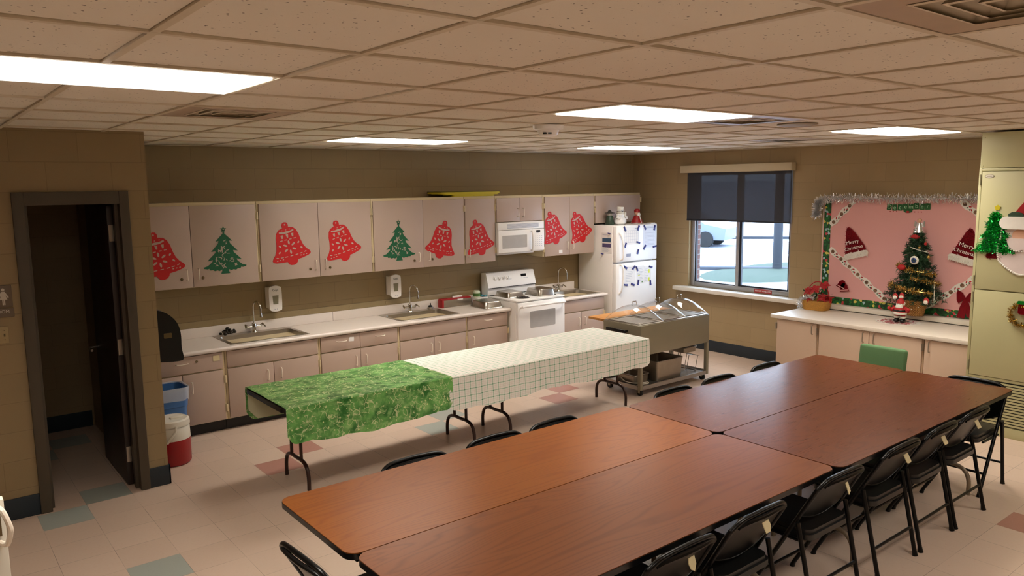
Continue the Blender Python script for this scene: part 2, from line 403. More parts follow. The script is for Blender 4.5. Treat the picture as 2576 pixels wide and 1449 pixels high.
# ================================================================= ROOM
XR, YB, ZC = 8.40, 7.72, 2.655
g = G(); g.box(-2.0, XR + .1, -3.0, 8.3, -.06, 0); obj('floor', g, 'floor', kind='structure', smooth=False)
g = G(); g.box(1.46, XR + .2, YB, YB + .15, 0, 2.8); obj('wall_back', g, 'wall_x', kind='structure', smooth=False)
g = G()
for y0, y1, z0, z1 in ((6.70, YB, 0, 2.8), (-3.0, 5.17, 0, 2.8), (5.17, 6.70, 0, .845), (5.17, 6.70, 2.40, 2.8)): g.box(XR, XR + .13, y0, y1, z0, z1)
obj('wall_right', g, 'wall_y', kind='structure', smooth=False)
g = G(); WX = 1.45
for x0, x1, z0, z1 in ((-2.0, .66, 0, 2.8), (1.26, WX, 0, 2.8), (.66, 1.26, 2.16, 2.8)): g.box(x0, x1, 6.10, 6.25, z0, z1)
g.box(1.31, WX, 6.25, 8.3, 0, 2.8); g.box(-2.0, 1.31, 8.15, 8.3, 0, 2.8); g.tube([(WX - .012, 6.112, .14), (WX - .012, 6.112, 2.66)], .0125, 10)
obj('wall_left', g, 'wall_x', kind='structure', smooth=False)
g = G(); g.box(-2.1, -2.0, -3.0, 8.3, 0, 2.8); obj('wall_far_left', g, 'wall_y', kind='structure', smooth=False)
g = G(); g.box(-2.1, XR + .2, -3.1, -3.0, 0, 2.8); obj('wall_front', g, 'wall_x', kind='structure', smooth=False)
# cove base
def cove(name, parts, parent=None):
    g = G()
    for b in parts: g.box(*b, .003)
    obj(name, g, 'cove', kind='structure')
cove('baseboard_right', [(XR - .012, XR + .005, 4.80, YB - .01, 0, .145)])
cove('baseboard_left', [(-1.99, .60, 6.086, 6.101, 0, .15), (1.31, WX + .012, 6.086, 6.101, 0, .15), (WX - .001, WX + .012, 6.086, 7.10, 0, .15)])
cove('baseboard_restroom', [(-1.9, 1.29, 8.135, 8.151, 0, .15)])
# window sill that runs on along the wall, and the painted rail above the splashback
g = G(); g.box(8.262, 8.42, 2.79, 6.86, .793, .845, .006); g.box(8.40, 8.53, 5.17, 6.70, .81, .845); obj('trim_1', g, 'sill', kind='structure')
g = G(); g.box(1.46, 5.60, 7.702, 7.725, .90, .962, .004)
for x in (2.36, 2.72, 3.05, 3.35, 3.83, 4.28, 4.62, 5.2): g.tube([(x, 7.705, .931), (x, 7.698, .931)], .017, 14)
obj('trim_2', g, mat('rail_paint', '9c8a66', .45), kind='structure')
# ceiling: lay-in tiles, T grid, openings for the fixtures
GX, GY, T = .5725, 1.0094, .6096
lights = {(-1, 3): 2, (4, 3): 2, (9, 3): 2, (4, 8): 2, (9, 8): 2, (-1, -2): 2, (4, -2): 2, (9, -2): 2}  # row behind the camera: unseen panels added as fill, continuing the fixture spacing
skip = set()
for (i, j), n in lights.items():
    for k in range(n): skip.add((i + k, j))
vents = [(1, 5), (6, 3), (10, 5), (2, -1)]
skip |= set(vents)
g = G(); gp = G(); gr = G()
for i in range(-5, 13):
    x0, x1 = max(GX + i * T, -2), min(GX + (i + 1) * T, XR)
    for j in range(-7, 12):
        y0, y1 = max(GY + j * T, -3), min(GY + (j + 1) * T, 8.2)
        if x1 - x0 < .03 or y1 - y0 < .03 or (i, j) in skip: continue
        e = .0134; h = [ZC + .002 + R.random() * .004 for _ in range(4)]
        g.quad((x0 + e, y0 + e, h[0]), (x0 + e, y1 - e, h[1]), (x1 - e, y1 - e, h[2]), (x1 - e, y0 + e, h[3]))
gp.box(-2, XR + .1, -3, 8.3, ZC + .05, ZC + .07)
mid = {(i + k, j) for (i, j), n in lights.items() for k in range(1, n)}
for i in range(-4, 13):
    x = GX + i * T
    for j in range(-7, 12):
        y0, y1 = max(GY + j * T, -3), min(GY + (j + 1) * T, 8.2)
        if -2 < x < XR and y1 > y0 and (i, j) not in mid: gr.box(x - .012, x + .012, y0, y1, ZC - .004, ZC + .03)
for j in range(-6, 12):
    y = GY + j * T
    if -3 < y < 8.2: gr.box(-2, XR, y - .012, y + .012, ZC - .0045, ZC + .03)
gr.box(-2, XR, YB - .02, YB, ZC - .004, ZC + .002); gr.box(XR - .02, XR, -3, YB, ZC - .004, ZC + .002)
c = obj('ceiling', g, 'tile', kind='structure', smooth=False); obj('ceiling_grid', gr, 'grid', c, smooth=False); obj('plenum', gp, 'dark', c, smooth=False)
LL = {(-1, 3): 'large ceiling light panel cut by the upper left picture edge', (4, 3): 'ceiling light panel beside the smoke detector and square vent',
      (-1, -2): 'unseen ceiling light panel added for fill above and behind the viewpoint', (4, -2): 'unseen ceiling light panel added for fill over the near chairs, outside the picture', (9, -2): 'unseen ceiling light panel added for fill beyond the right picture edge',
      (9, 3): 'ceiling light panel in front of the tall beige cabinet', (4, 8): 'long ceiling light panel above the yellow tray and wall cabinets', (9, 8): 'ceiling light panel nearest the refrigerator and window corner'}
proto = None
for (i, j), n in lights.items():
    x, y = GX + i * T, GY + j * T
    if proto is None:
        proto = thing('ceiling_light', (x, y, ZC), LL[(i, j)], 'ceiling light', 'recessed ceiling light panels')
        w, d = 2 * T, T; g = G()
        for b in ((.012, w - .012, .012, .035), (.012, w - .012, d - .035, d - .012), (.012, .035, .035, d - .035), (w - .035, w - .012, .035, d - .035)):
            g.box(x + b[0], x + b[1], y + b[2], y + b[3], ZC - .003, ZC + .03)
        obj('frame', g, 'frame_gray', proto, smooth=False)
        g = G(); g.box(x + .034, x + w - .034, y + .034, y + d - .034, ZC - .012, ZC + .012, .006); obj('diffuser', g, 'lamp', proto, smooth=False)
    else:
        dup(proto, (x, y, ZC), None, LL[(i, j)])
VL = ['square ceiling vent between the large left light and the restroom wall', 'square ceiling vent touching the light beside the smoke detector',
      'square ceiling vent in front of the window', 'large square ceiling vent in the upper right corner']
proto = None
for k, (i, j) in enumerate(vents):
    x, y = GX + (i + .5) * T, GY + (j + .5) * T
    if proto is None:
        proto = thing('ceiling_vent', (x, y, ZC), VL[k], 'ceiling vent', 'square ceiling air vents')
        h = T / 2 - .014; g = G()
        for a, b in ((h, .19),): 
            for q in ((-a, a, b, a), (-a, a, -a, -b), (-a, -b, -b, b), (b, a, -b, b)): g.box(x + q[0], x + q[1], y + q[2], y + q[3], ZC - .002, ZC + .012)
        obj('face_plate', g, mat('vent_paint', 'b59f88', .45), proto, smooth=False)
        g = G()
        for r0, r1 in ((.19, .165), (.135, .108), (.078, .05)):
            for s_ in range(4):
                m_ = Matrix.Translation((x, y, 0)) @ Matrix.Rotation(s_ * pi / 2, 4, 'Z'); p = [m_ @ Vector(q) for q in ((-r0, -r0, ZC - .004), (r0, -r0, ZC - .004), (r1, -r1, ZC + .03), (-r1, -r1, ZC + .03))]
                g.quad(*p); g.quad(*[m_ @ Vector(q) for q in ((-r0, -r0, ZC - .004), (r0, -r0, ZC - .004), (r0 - .012, -r0 + .012, ZC - .006), (-r0 + .012, -r0 + .012, ZC - .006))])
        obj('louver', g, 'grid', proto, smooth=False)
        g = G(); g.box(x - .19, x + .19, y - .19, y + .19, ZC + .032, ZC + .04); obj('duct', g, 'dark', proto, smooth=False)
    else: dup(proto, (x, y, ZC), None, VL[k])
t = thing('smoke_detector', (3.6, 4.11, ZC), 'round white smoke detector hanging from the ceiling', 'smoke detector')
g = G(); g.lathe([(0, -.075), (.05, -.075), (.062, -.068), (.078, -.032), (.105, -.026), (.108, 0), (0, 0)], (3.6, 4.11, ZC - .004), 28); obj('housing', g, 'white', t)
g = G()
for a in (3.65, 4.15):
    obj('slot', G(Matrix.Translation((3.6, 4.11, ZC)) @ rot2(a)).box(.058, .074, -.012, .012, -.066, -.055), 'black', t)
g = G()
g = G(); g.lathe([(0, -.012), (.11, -.012), (.14, -.006), (.14, 0), (0, 0)], (5.15, 3.15, ZC), 32)
obj('ceiling_speaker', g, mat('speaker_grille', '9d8c6c', .6), label='round flat ceiling speaker grille between two light panels', cat='ceiling speaker')
# ---------------------------------------------------------------- restroom door
t = thing('door_1', (.96, 6.1, 0), kind='structure')
g = G()
for x0, x1 in ((.598, .668), (1.248, 1.312)): g.box(x0, x1, 6.075, 6.27, 0, 2.235, .003)
g.box(.668, 1.248, 6.075, 6.27, 2.145, 2.235, .003); g.box(.668, .69, 6.15, 6.2, 0, 2.145); g.box(1.226, 1.248, 6.15, 6.2, 0, 2.145)
obj('door_frame', g, 'jamb', t)
L = obj('door_leaf', G().box(1.19, 1.232, 6.24, 7.05, .012, 2.13, .003), 'door', t)
g = G(); g.tube([(1.19, 6.98, .97), (1.13, 6.98, .97), (1.13, 6.87, .965)], .009, 8); g.lathe([(.0, 0), (.028, 0), (.028, .01), (0, .01)], (0, 0, 0), 14); g.bm.verts.ensure_lookup_table()
obj('lever_handle', G().tube([(1.189, 6.98, .97), (1.13, 6.98, .97), (1.125, 6.96, .97), (1.125, 6.86, .965)], .010, 8), 'chrome', L)
for z in (1.93, 1.08, .25):
    obj('hinge', G().box(1.196, 1.228, 6.234, 6.2405, z - .06, z + .06).tube([(1.238, 6.235, z - .06), (1.238, 6.235, z + .06)], .008, 8), 'steel', L)
t = thing('restroom_sign', (.45, 6.1, 1.41), 'brown restroom sign with white woman figure beside the dark doorway', 'sign')
obj('plate', G().box(.345, .552, 6.088, 6.1, 1.475, 1.622, .003).box(.345, .556, 6.088, 6.1, 1.408, 1.468, .003), 'sign_brown', t)
g = G(); m_ = MY(.502, 1.49, 6.088)
g.prism(circ(.010, 14), .001, 0, m_ @ Matrix.Translation((0, .103, 0)))
g.prism([(-.010, .09), (.010, .09), (.031, .05), (.025, .047), (.012, .066), (.022, .036), (.008, .036), (.008, .0), (.001, .0), (.001, .036), (-.001, .036), (-.001, 0), (-.008, 0), (-.008, .036), (-.022, .036), (-.012, .066), (-.025, .047), (-.031, .05)], .001, 0, m_)
obj('woman_pictogram', g, 'text_gray', t)
text('lettering', 'RESTROOM', .030, MY(.452, 1.445, 6.0875), 'text_gray', t)
t = thing('light_switch', (.46, 6.1, 1.23), 'cream switch plate on the wall below the restroom sign', 'light switch')
obj('plate', G().box(.40, .512, 6.091, 6.1, 1.232, 1.345, .003), 'switch', t)
g = G()
for x in (.435, .488):
    g.box(x - .004, x + .004, 6.08, 6.092, 1.28, 1.297); g.ball((x, 6.09, 1.32), .003); g.ball((x, 6.09, 1.257), .003)
obj('toggle', g, 'bronze', t)
# half-height door seen edge-on at the lower left
t = thing('half_door', (-.15, 3.4, 0), 'cream half-height door edge with pull handle at the lower left', 'half door')
obj('panel', G().box(-.7, .215, 3.38, 3.425, .02, 1.09, .004), 'off_white', t)
g = G(); g.tube(smoothpts([(.19, 3.378, 1.065), (.205, 3.33, 1.06), (.222, 3.32, 1.0), (.222, 3.32, .975), (.21, 3.33, .93), (.19, 3.378, .925)], 3), .010, 8)
obj('handle', g, 'pull', t); obj('latch_plate', G().box(.15, .2, 3.372, 3.381, .95, 1.05, .002), 'bronze', t)
# ---------------------------------------------------------------- window, shade, outside
t = thing('window_1', (8.5, 5.93, .845), kind='structure')
g = G(); F0, F1 = 8.45, 8.52
for y0, y1, z0, z1 in ((6.64, 6.70, .845, 2.40), (5.17, 5.215, .845, 2.40), (5.215, 6.64, .845, .905), (5.215, 6.64, 2.34, 2.40), (5.935, 5.98, .905, 2.34)): g.box(F0, F1, y0, y1, z0, z1, .003)
obj('window_frame', g, 'alu', t)
g = G()
for y0, y1, z0, z1 in ((5.215, 5.235, .905, 2.34), (5.905, 5.935, .905, 2.34), (5.235, 5.905, .905, .925), (5.98, 5.99, .905, 2.34), (6.625, 6.64, .905, 2.34), (5.99, 6.625, .905, .917)): g.box(8.465, 8.50, y0, y1, z0, z1)
obj('sash', g, 'alu_dark', t)
obj('window_pane', G().box(8.485, 8.488, 5.99, 6.625, .917, 2.34), 'pane', t, smooth=False); obj('window_pane', G().box(8.475, 8.478, 5.235, 5.905, .925, 2.34), 'pane', t, smooth=False)
obj('latch', G().box(8.435, 8.455, 5.175, 5.195, 1.12, 1.29, .004), 'black', t)
t = thing('escape_sticker', (8.449, 5.56, .86), 'small red escape window sticker on the lower window frame', 'sticker')
obj('backing', G().box(8.4465, 8.4495, 5.435, 5.685, .853, .9), 'sign_red', t, smooth=False)
text('lettering', 'ESCAPE WINDOW', .027, MX(5.56, .877, 8.446), 'paper', t)
t = thing('roller_shade', (8.36, 5.94, 1.75), 'dark roller shade half lowered over the window, cream top box', 'roller shade')
obj('valance', G().box(8.30, 8.398, 5.13, 6.79, 2.375, 2.472, .006), 'shade_box', t)
obj('shade_fabric', G().quad((8.375, 5.165, 1.757), (8.375, 6.722, 1.752), (8.375, 6.722, 2.38), (8.375, 5.165, 2.38)), 'shade', t, smooth=False)
obj('hem_bar', G().box(8.369, 8.381, 5.165, 6.722, 1.742, 1.765, .004), 'alu_dark', t)
g = G(); g.box(8.7, 90, -60, 110, -.5, -.3); obj('ground', g, 'snow', kind='structure', smooth=False)
A = Matrix.Rotation(math.radians(-52), 4, 'Z')
g = G(Matrix.Translation((17.4, 12.2, 0)) @ A); g.box(-40, 40, -4.2, 1.9, -.3, -.285); g.box(-40, 40, 7.6, 13.4, -.3, -.285); obj('road', g, 'asphalt', kind='structure', smooth=False)
g = G(Matrix.Translation((17.4, 12.2, 0)) @ A); g.box(-18, 3.2, 1.9, 2.25, -.3, -.2, .03); g.box(4.2, 40, -4.5, -4.2, -.3, -.2, .03); obj('kerb', g, 'kerb', kind='structure')
g = G(); g.lathe([(0, 0), (2.3, 0), (2.0, .04), (1.2, .07), (0, .08)], (19.9, 12.2, -.3), 24, 1.6, .8); obj('grass_verge', g, 'turf', kind='structure')
g = G(); g.tube([(19.65, 12.49, -.3), (19.65, 12.49, 3), (19.65, 12.49, 9.5)], [.135, .12, .09], 16); g.box(19.58, 19.72, 11.5, 13.5, 8.7, 8.82)
obj('utility_pole', g, 'pole', label='bare grey utility pole standing outside the window', cat='utility pole')
g = G(); g.box(8.54, 9.02, 6.985, 7.6, -.3, 3.4); obj('trim_3', g, 'brick', kind='structure', smooth=False)
g = G(Matrix.Translation((30, 20.6, -.3)) @ A); g.box(-3, 30, 0, 6, 0, 1.9); g.prism([(-3, 1.9), (30, 1.9), (30, 2.6), (-3, 2.6)], -6, 0, Matrix.Rotation(pi / 2, 4, 'X'))
b = obj('building', g, 'siding', label='low white building across the snowy street outside the window', cat='building', smooth=False)
g = G(Matrix.Translation((30, 20.6, -.3)) @ A); g.box(-3, 4.6, -.05, 0, 0, .12); g.box(5.2, 12, -.05, 0, 0, .12); obj('base_band', g, 'car_dark', b, smooth=False)
def car(mt, label, scale=1):
    t = thing('car', mt @ Vector((0, 0, 0)), label, 'car', 'parked cars outside')
    g = G(mt); side = [(-2.1, .3), (-2.15, .75), (-1.3, .92), (-.7, 1.4), (.9, 1.42), (1.6, .98), (2.15, .85), (2.2, .3)]
    g.prism([(x, z) for x, z in side], 1.6, -.8, Matrix.Rotation(pi / 2, 4, 'X')); obj('body', g, 'car_paint', t)
    g = G(mt); g.prism([(-1.15, .95), (-.65, 1.34), (.85, 1.36), (1.4, .98)], 1.64, -.82, Matrix.Rotation(pi / 2, 4, 'X')); obj('windows', g, 'car_dark', t)
    for x in (-1.35, 1.4):
        for y in (-.78, .78): obj('wheel', G(mt).tube([(x, y - .1, .32), (x, y + .1, .32)], .32, 16), 'rubber', t)
car(Matrix.Translation((25.2, 20.6, -.3)) @ Matrix.Rotation(math.radians(110), 4, 'Z'), 'pale parked car half hidden by the brick pier outside')
# ================================================================= CHAIRS (made once, then copied)
def make_chair(loc, rz, label, group):
    t = thing('folding_chair', (0, 0, 0), label, 'chair', group); w = .215
    for s_ in (-1, 1):
        obj('leg', G().tube([(s_ * w, .19, .0), (s_ * w, .18, .03), (s_ * w, -.052, .44)], [.016, .0125, .0125], 10), 'chair', t)
        obj('leg', G().tube([(s_ * (w + .012), -.215, .0), (s_ * (w + .012), -.208, .035), (s_ * (w + .016), -.105, .50)], [.017, .0125, .0125], 10), 'chair', t)
    pts = [(w, -.052, .44), (w, -.183, .675), (w - .008, -.203, .708), (w - .04, -.214, .733), (w - .09, -.22, .745), (0, -.223, .75)]
    pts = smoothpts(pts, 4); pts = pts + [Vector((-p.x, p.y, p.z)) for p in pts[-2::-1]]
    obj('back_frame', G().tube(pts, .0125, 10), 'chair', t)
    g = G(); n = 14
    top = []; bot = []
    for k in range(n + 1):
        u = -1 + 2 * k / n; x = u * (w - .004); bow = -.022 * (1 - u * u)
        zt = .735 - .03 * abs(u) ** 6 - .02 * abs(u) ** 14; zb = .535 - .05 * (1 - u * u)
        yl = lambda z: -.052 - (z - .44) * .556
        top.append((x, yl(zt) + bow, zt)); bot.append((x, yl(zb) + bow, zb))
    for off in (0, .006):
        vt = [g.v((p[0], p[1] + off, p[2])) for p in top]; vb = [g.v((p[0], p[1] + off, p[2])) for p in bot]
        for k in range(n): g.face([vt[k], vt[k + 1], vb[k + 1], vb[k]])
    g.tube([Vector(p) + Vector((0, .003, 0)) for p in bot], .006, 6); g.tube([Vector(p) + Vector((0, .0, -.008)) for p in top[1:-1]], .012, 8)
    obj('backrest', g, 'chair', t)
    g = G(); g.prism(rrect(.395, .39, .05), .03, .0, MZ(0, .04, .40)); g.prism(rrect(.375, .37, .05), .022, 0, MZ(0, .04, .43))
    obj('seat', g, 'vinyl', t)
    for s_ in (-1, 1): obj('seat_bracket', G().tube([(s_ * (w - .008), -.11, .395), (s_ * (w - .008), .16, .395)], .009, 6), 'chair', t)
    obj('stretcher', G().tube([(-w - .012, -.18, .17), (w + .012, -.18, .17)], .009, 8), 'chair', t)
    obj('stretcher', G().tube([(-w, .108, .15), (w, .108, .15)], .009, 8), 'chair', t)
    t.location = loc; t.rotation_euler = (0, 0, rz); return t
near = [(2.44, 2.15, 'nearest black folding chair with a torn pointed tape label'), (2.985, 2.15, 'black folding chair with a rough square tape label, second from front'),
        (3.72, 2.15, 'black folding chair at the table joint with a slim angled tape label'), (4.385, 2.15, 'black folding chair fourth along the near table edge, upright tape label'),
        (4.905, 2.15, 'black folding chair second from the far end of the near side'), (5.405, 2.15, 'black folding chair at the far end of the near table side')]
STK = [[(-.022, -.03), (-.005, -.04), (.018, -.015), (.026, .03), (.03, .045), (.012, .03), (-.012, .022), (-.026, -.005)], [(-.028, -.035), (.005, -.034), (.026, -.01), (.024, .032), (.006, .034), (-.026, .022)],
       [(-.02, -.045), (.006, -.03), (.02, .04), (.012, .046), (-.006, .036)], rrect(.05, .075, .012, 3), rrect(.05, .075, .006, 2), rrect(.05, .08, .004, 2)]
chair0 = None
def chair(loc, rz, label, group):
    global chair0
    if chair0 is None: chair0 = make_chair(loc, rz, label, group); return chair0
    return dup(chair0, loc, rz, label, group, skip=('tape_label',))
slope = math.atan(.556)
for k, (x, y, lb) in enumerate(near):
    ch = chair((x, y, 0), R.uniform(-.02, .02), lb, 'folding chairs along the near side of the brown tables')
    sx = .05 if k < 4 else .02
    mt = chain(ch) @ Matrix.Translation((sx, -.2095, .66)) @ Matrix.Rotation(-slope, 4, 'X') @ Matrix.Rotation(pi / 2, 4, 'X')
    obj('tape_label', G(mt).prism(STK[k], .004, -.001), 'tape', ch, label='cream tape label')
for k, (x, lb) in enumerate([(2.12, 'black folding chair first along the far side, opposite the front end'), (2.68, 'black folding chair on the far side below the middle of the green cloth table legs'),
                             (3.16, 'black folding chair on the far side just before the table joint'), (4.32, 'black folding chair on the far side in front of the food cart casters'),
                             (4.86, 'black folding chair on the far side between the cart and the cabinets'), (5.49, 'black folding chair last on the far side nearest the window wall')]):
    chair((x, 3.355, 0), pi + R.uniform(-.03, .03), lb, 'folding chairs along the far side of the brown tables')
chair((1.385, 2.90, 0), -pi / 2 + .06, 'black folding chair alone at the front left end of the brown tables', 'folding chairs at the table ends')
chair((6.03, 2.26, 0), pi / 2, 'black folding chair at the right end in front of the louvered grille', 'folding chairs at the table ends')
t = thing('upholstered_chair', (6.62, 3.08, 0), 'green upholstered chair at the far table end by the counter', 'chair')
g = G(Matrix.Translation((6.47, 3.08, .66)) @ Matrix.Rotation(math.radians(8), 4, 'Y')); g.box(-.03, .03, -.2, .2, -.18, .18, .028, 4); obj('backrest', g, 'greenfab', t)
obj('seat', G().box(6.1, 6.5, 2.87, 3.29, .42, .49, .03, 3), 'greenfab', t)
for x in (6.13, 6.48):
    for y in (2.9, 3.26): obj('leg', G().tube([(x, y, 0), (x, y, .43)], .011, 8), 'chrome', t)
obj('back_post', G().tube([(6.47, 2.95, .45), (6.475, 2.95, .6)], .01, 8).tube([(6.47, 3.21, .45), (6.475, 3.21, .6)], .01, 8), 'chrome', t)
# ================================================================= FOLDING TABLES
def leg_set(x, yc, ztop, half, m, t, foot_r=.0145):
    g = G(); zb = .20
    pts = smoothpts([(x, yc - half, 0), (x, yc - half, .1), (x, yc - half + .03, .17), (x, yc - half + .1, zb), (x, yc, zb), (x, yc + half - .1, zb), (x, yc + half - .03, .17), (x, yc + half, .1), (x, yc + half, 0)], 4)
    g.tube(pts, foot_r, 10)
    for d in (-.09, .09): g.tube([(x, yc + d, zb), (x, yc + d, ztop)], .013, 8)
    obj('leg', g, m, t)
def table(x0, x1, y0, y1, zt, top_m, label, group, lm, lx, edge_m='black', half=.26):
    t = thing('folding_table', ((x0 + x1) / 2, (y0 + y1) / 2, 0), label, 'table', group); cx, cy = (x0 + x1) / 2, (y0 + y1) / 2
    obj('tabletop', G().prism(rrect(x1 - x0, y1 - y0, .06, 8), .004, 0, MZ(cx, cy, zt - .004)), top_m, t, smooth=False)
    obj('edge_band', G().prism(rrect(x1 - x0 + .004, y1 - y0 + .004, .062, 8), .026, 0, MZ(cx, cy, zt - .0302)), edge_m, t)
    g = G(); i = .06
    for b in ((x0 + i, x1 - i, y0 + i, y0 + i + .025), (x0 + i, x1 - i, y1 - i - .025, y1 - i), (x0 + i, x0 + i + .025, y0 + i, y1 - i), (x1 - i - .025, x1 - i, y0 + i, y1 - i)): g.box(b[0], b[1], b[2], b[3], zt - .07, zt - .03)
    obj('apron', g, 'frame_dark', t, smooth=False)
    for x in lx: leg_set(x, cy + (.03 if lm == 'leg_brown' else 0), zt - .03, half, lm, t)
    return t
gt = 'brown folding tables pushed together'
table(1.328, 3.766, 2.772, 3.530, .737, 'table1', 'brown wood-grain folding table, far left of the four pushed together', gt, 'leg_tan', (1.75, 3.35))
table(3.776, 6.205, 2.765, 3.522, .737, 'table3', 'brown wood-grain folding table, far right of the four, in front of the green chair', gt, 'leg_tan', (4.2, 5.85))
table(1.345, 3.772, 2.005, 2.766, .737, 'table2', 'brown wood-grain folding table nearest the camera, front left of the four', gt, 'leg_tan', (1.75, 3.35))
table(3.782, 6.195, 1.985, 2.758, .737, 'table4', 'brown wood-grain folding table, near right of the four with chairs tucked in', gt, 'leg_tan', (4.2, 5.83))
ZT = .712; gt = 'folding tables under the Christmas cloths'
table(1.975, 3.83, 5.065, 5.825, ZT, 'frame_dark', 'dark folding table under the green holly cloth', gt, 'leg_brown', (2.22, 3.74), 'black', .21)
table(3.845, 5.70, 5.065, 5.825, ZT, 'frame_dark', 'dark folding table under the white and green checked cloth', gt, 'leg_brown', (4.14, 5.64), 'black', .21)
def cloth(name, x0, x1, dz0, dz1, front, back, end, m, label, zt, corner):
    """a cloth over a table edge: top sheet, front and back drops with soft folds"""
    g = G(); nx = 60; y0, y1 = 5.052, 5.838
    prof = [(y0 - .006, None)]
    rows = []
    for k in range(nx + 1):
        x = x0 + (x1 - x0) * k / nx; u = k / nx
        cr = lambda d: d - corner * max(0, 1 - min(u, 1 - u) * (x1 - x0) / .07) ** 2 * .6
        f = cr(front + .012 * sin(x * 5.3) + .006 * sin(x * 17)); bk = cr(back); col = []
        for s_ in range(9):
            d = f * (1 - s_ / 8); wv = .006 * sin(x * 21 + s_ * .4) * (1 - s_ / 8) + .004 * sin(x * 47) * (1 - s_ / 8)
            col.append((x + .01 * (1 - s_ / 8) * (u - .5), y0 - .010 - .012 * (1 - s_ / 8) + wv, zt - d - .006))
        col.append((x, y0 - .002, zt + .001))
        for s_ in range(1, 7): col.append((x, y0 + (y1 - y0) * s_ / 7, zt + .0022 + .0012 * sin(x * 31 + s_ * 2.2)))
        col.append((x, y1 + .002, zt + .001))
        for s_ in range(1, 9): d = bk * s_ / 8; col.append((x, y1 + .012 + .006 * sin(x * 19) * s_ / 8, zt - d))
        rows.append([g.v(p) for p in col])
    for a, b in zip(rows, rows[1:]):
        for k in range(len(a) - 1): g.face([a[k], a[k + 1], b[k + 1], b[k]])
    if end:
        pass
    return obj(name, g, m, label=label, cat='tablecloth', group='Christmas tablecloths')
cloth('tablecloth', 3.33, 5.735, 0, 0, .275, .26, True, 'check', 'white tablecloth with green check lines covering the right half', ZT + .003, .05)
o = cloth('tablecloth', 1.985, 3.375, 0, 0, .268, .275, False, 'holly', 'shiny green holly-print tablecloth on the left half of the long table', ZT + .0075, .12)
# pale flannel backing of the green cloth, seen under the table at the back
g = G(); n = 20
pts = [(2.0 + 1.34 * k / n) for k in range(n + 1)]
top = [g.v((x, 5.842, ZT - .03)) for x in pts]; low = [g.v((x, 5.842, ZT - .262 + .08 * max(0, 1 - (x - 2.0) / .08) ** 2)) for x in pts]
for k in range(n): g.face([top[k], top[k + 1], low[k + 1], low[k]])
obj('cloth_backing', g, mat('flannel_backing', 'd8d6b4', .9), o, label='pale flannel underside')
# ================================================================= KITCHEN WALL CABINETS
def pull_v(g, x, y, z, h=.1, d=.028): g.tube(smoothpts([(x, y, z - h / 2), (x, y - d, z - h / 2 + .004), (x, y - d - .003, z), (x, y - d, z + h / 2 - .004), (x, y, z + h / 2)], 3), .0045, 8)
def pull_h(g, x, y, z, h=.1, d=.028): g.tube(smoothpts([(x - h / 2, y, z), (x - h / 2 + .004, y - d, z), (x, y - d - .003, z - .003), (x + h / 2 - .004, y - d, z), (x + h / 2, y, z)], 3), .0045, 8)
UY = 7.39
def wall_cab(x0, x1, z0, z1, label, doors, hinges=(), depth=YB):
    t = thing('wall_cabinet', ((x0 + x1) / 2, 7.55, z0), label, 'wall cabinet', 'pinkish beige wall cabinets')
    obj('carcass', G().box(x0 + .001, x1 - .001, UY, depth - .002, z0, z1, .002), 'edge', t)
    for (a, b, hx, lock) in doors:
        d = obj('door', G().box(a, b, UY - .021, UY - .001, z0 + .004, z1 - .028, .0025), 'laminate', t)
        if hx:
            g = G(); pull_v(g, hx, UY - .021, z0 + (.125 if z1 - z0 > .5 else .11)); obj('handle', g, 'pull', d)
        if lock:
            obj('lock', G(Matrix.Translation((lock, UY - .021, z0 + .088)) @ Matrix.Rotation(pi / 2, 4, 'X')).lathe([(0, .012), (.009, .012), (.013, .006), (.013, 0)], (0, 0, 0), 14), 'bronze', d)
    for hx, hz in hinges:
        obj('hinge', G().box(hx - .014, hx + .014, UY - .025, UY - .0195, hz - .035, hz + .035, .002).tube([(hx, UY - .027, hz - .035), (hx, UY - .027, hz + .035)], .006, 8), 'edge', t)
    return t
ZU0, ZU1 = 1.335, 2.118
wall_cab(1.452, 2.716, ZU0, ZU1, 'wall cabinet farthest left, half behind the restroom wall corner', [(1.47, 2.085, 2.03, 1.985), (2.089, 2.698, 2.135, 2.175)], [(2.712, 1.98), (2.712, 1.47)])
wall_cab(2.718, 3.952, ZU0, ZU1, 'wall cabinet second from left with two red bells', [(2.735, 3.339, 3.29, 3.235), (3.343, 3.936, 3.398, 3.45)], [(3.948, 1.98), (3.948, 1.47)])
wall_cab(3.954, 5.156, ZU0, ZU1, 'wall cabinet with a green tree and a left-leaning bell', [(3.97, 4.588, 4.52, 4.465), (4.590, 5.146, 4.655, 4.70)], [(5.152, 1.98), (5.152, 1.47)])
wall_cab(5.158, 5.611, ZU0, ZU1, 'narrow single-door wall cabinet left of the microwave', [(5.166, 5.598, 5.205, None)], [(5.606, 1.98), (5.606, 1.47)])
wall_cab(5.613, 6.361, 1.80, ZU1, 'short two-door wall cabinet above the microwave', [(5.628, 5.984, 5.945, None), (5.988, 6.346, 6.03, None)], [(6.355, 1.98)])
wall_cab(6.363, 7.268, ZU0, ZU1, 'wall cabinet with two steeply tilted bells beside the refrigerator', [(6.392, 6.811, 6.765, None), (6.815, 7.255, 6.86, None)], [(6.372, 1.98), (6.372, 1.43), (7.262, 1.98)])
wall_cab(7.27, 8.172, 1.72, ZU1, 'short wall cabinet above the refrigerator', [(7.282, 8.158, None, None)], [(8.165, 2.02), (7.277, 1.9)])
g = G(); obj('label_card', G(MY(6.655, 1.385, UY - .0225)).prism(rrect(.06, .042, .003, 2), .001), 'paper', label='tiny white card on the lower door of the right bell cabinet', cat='card')
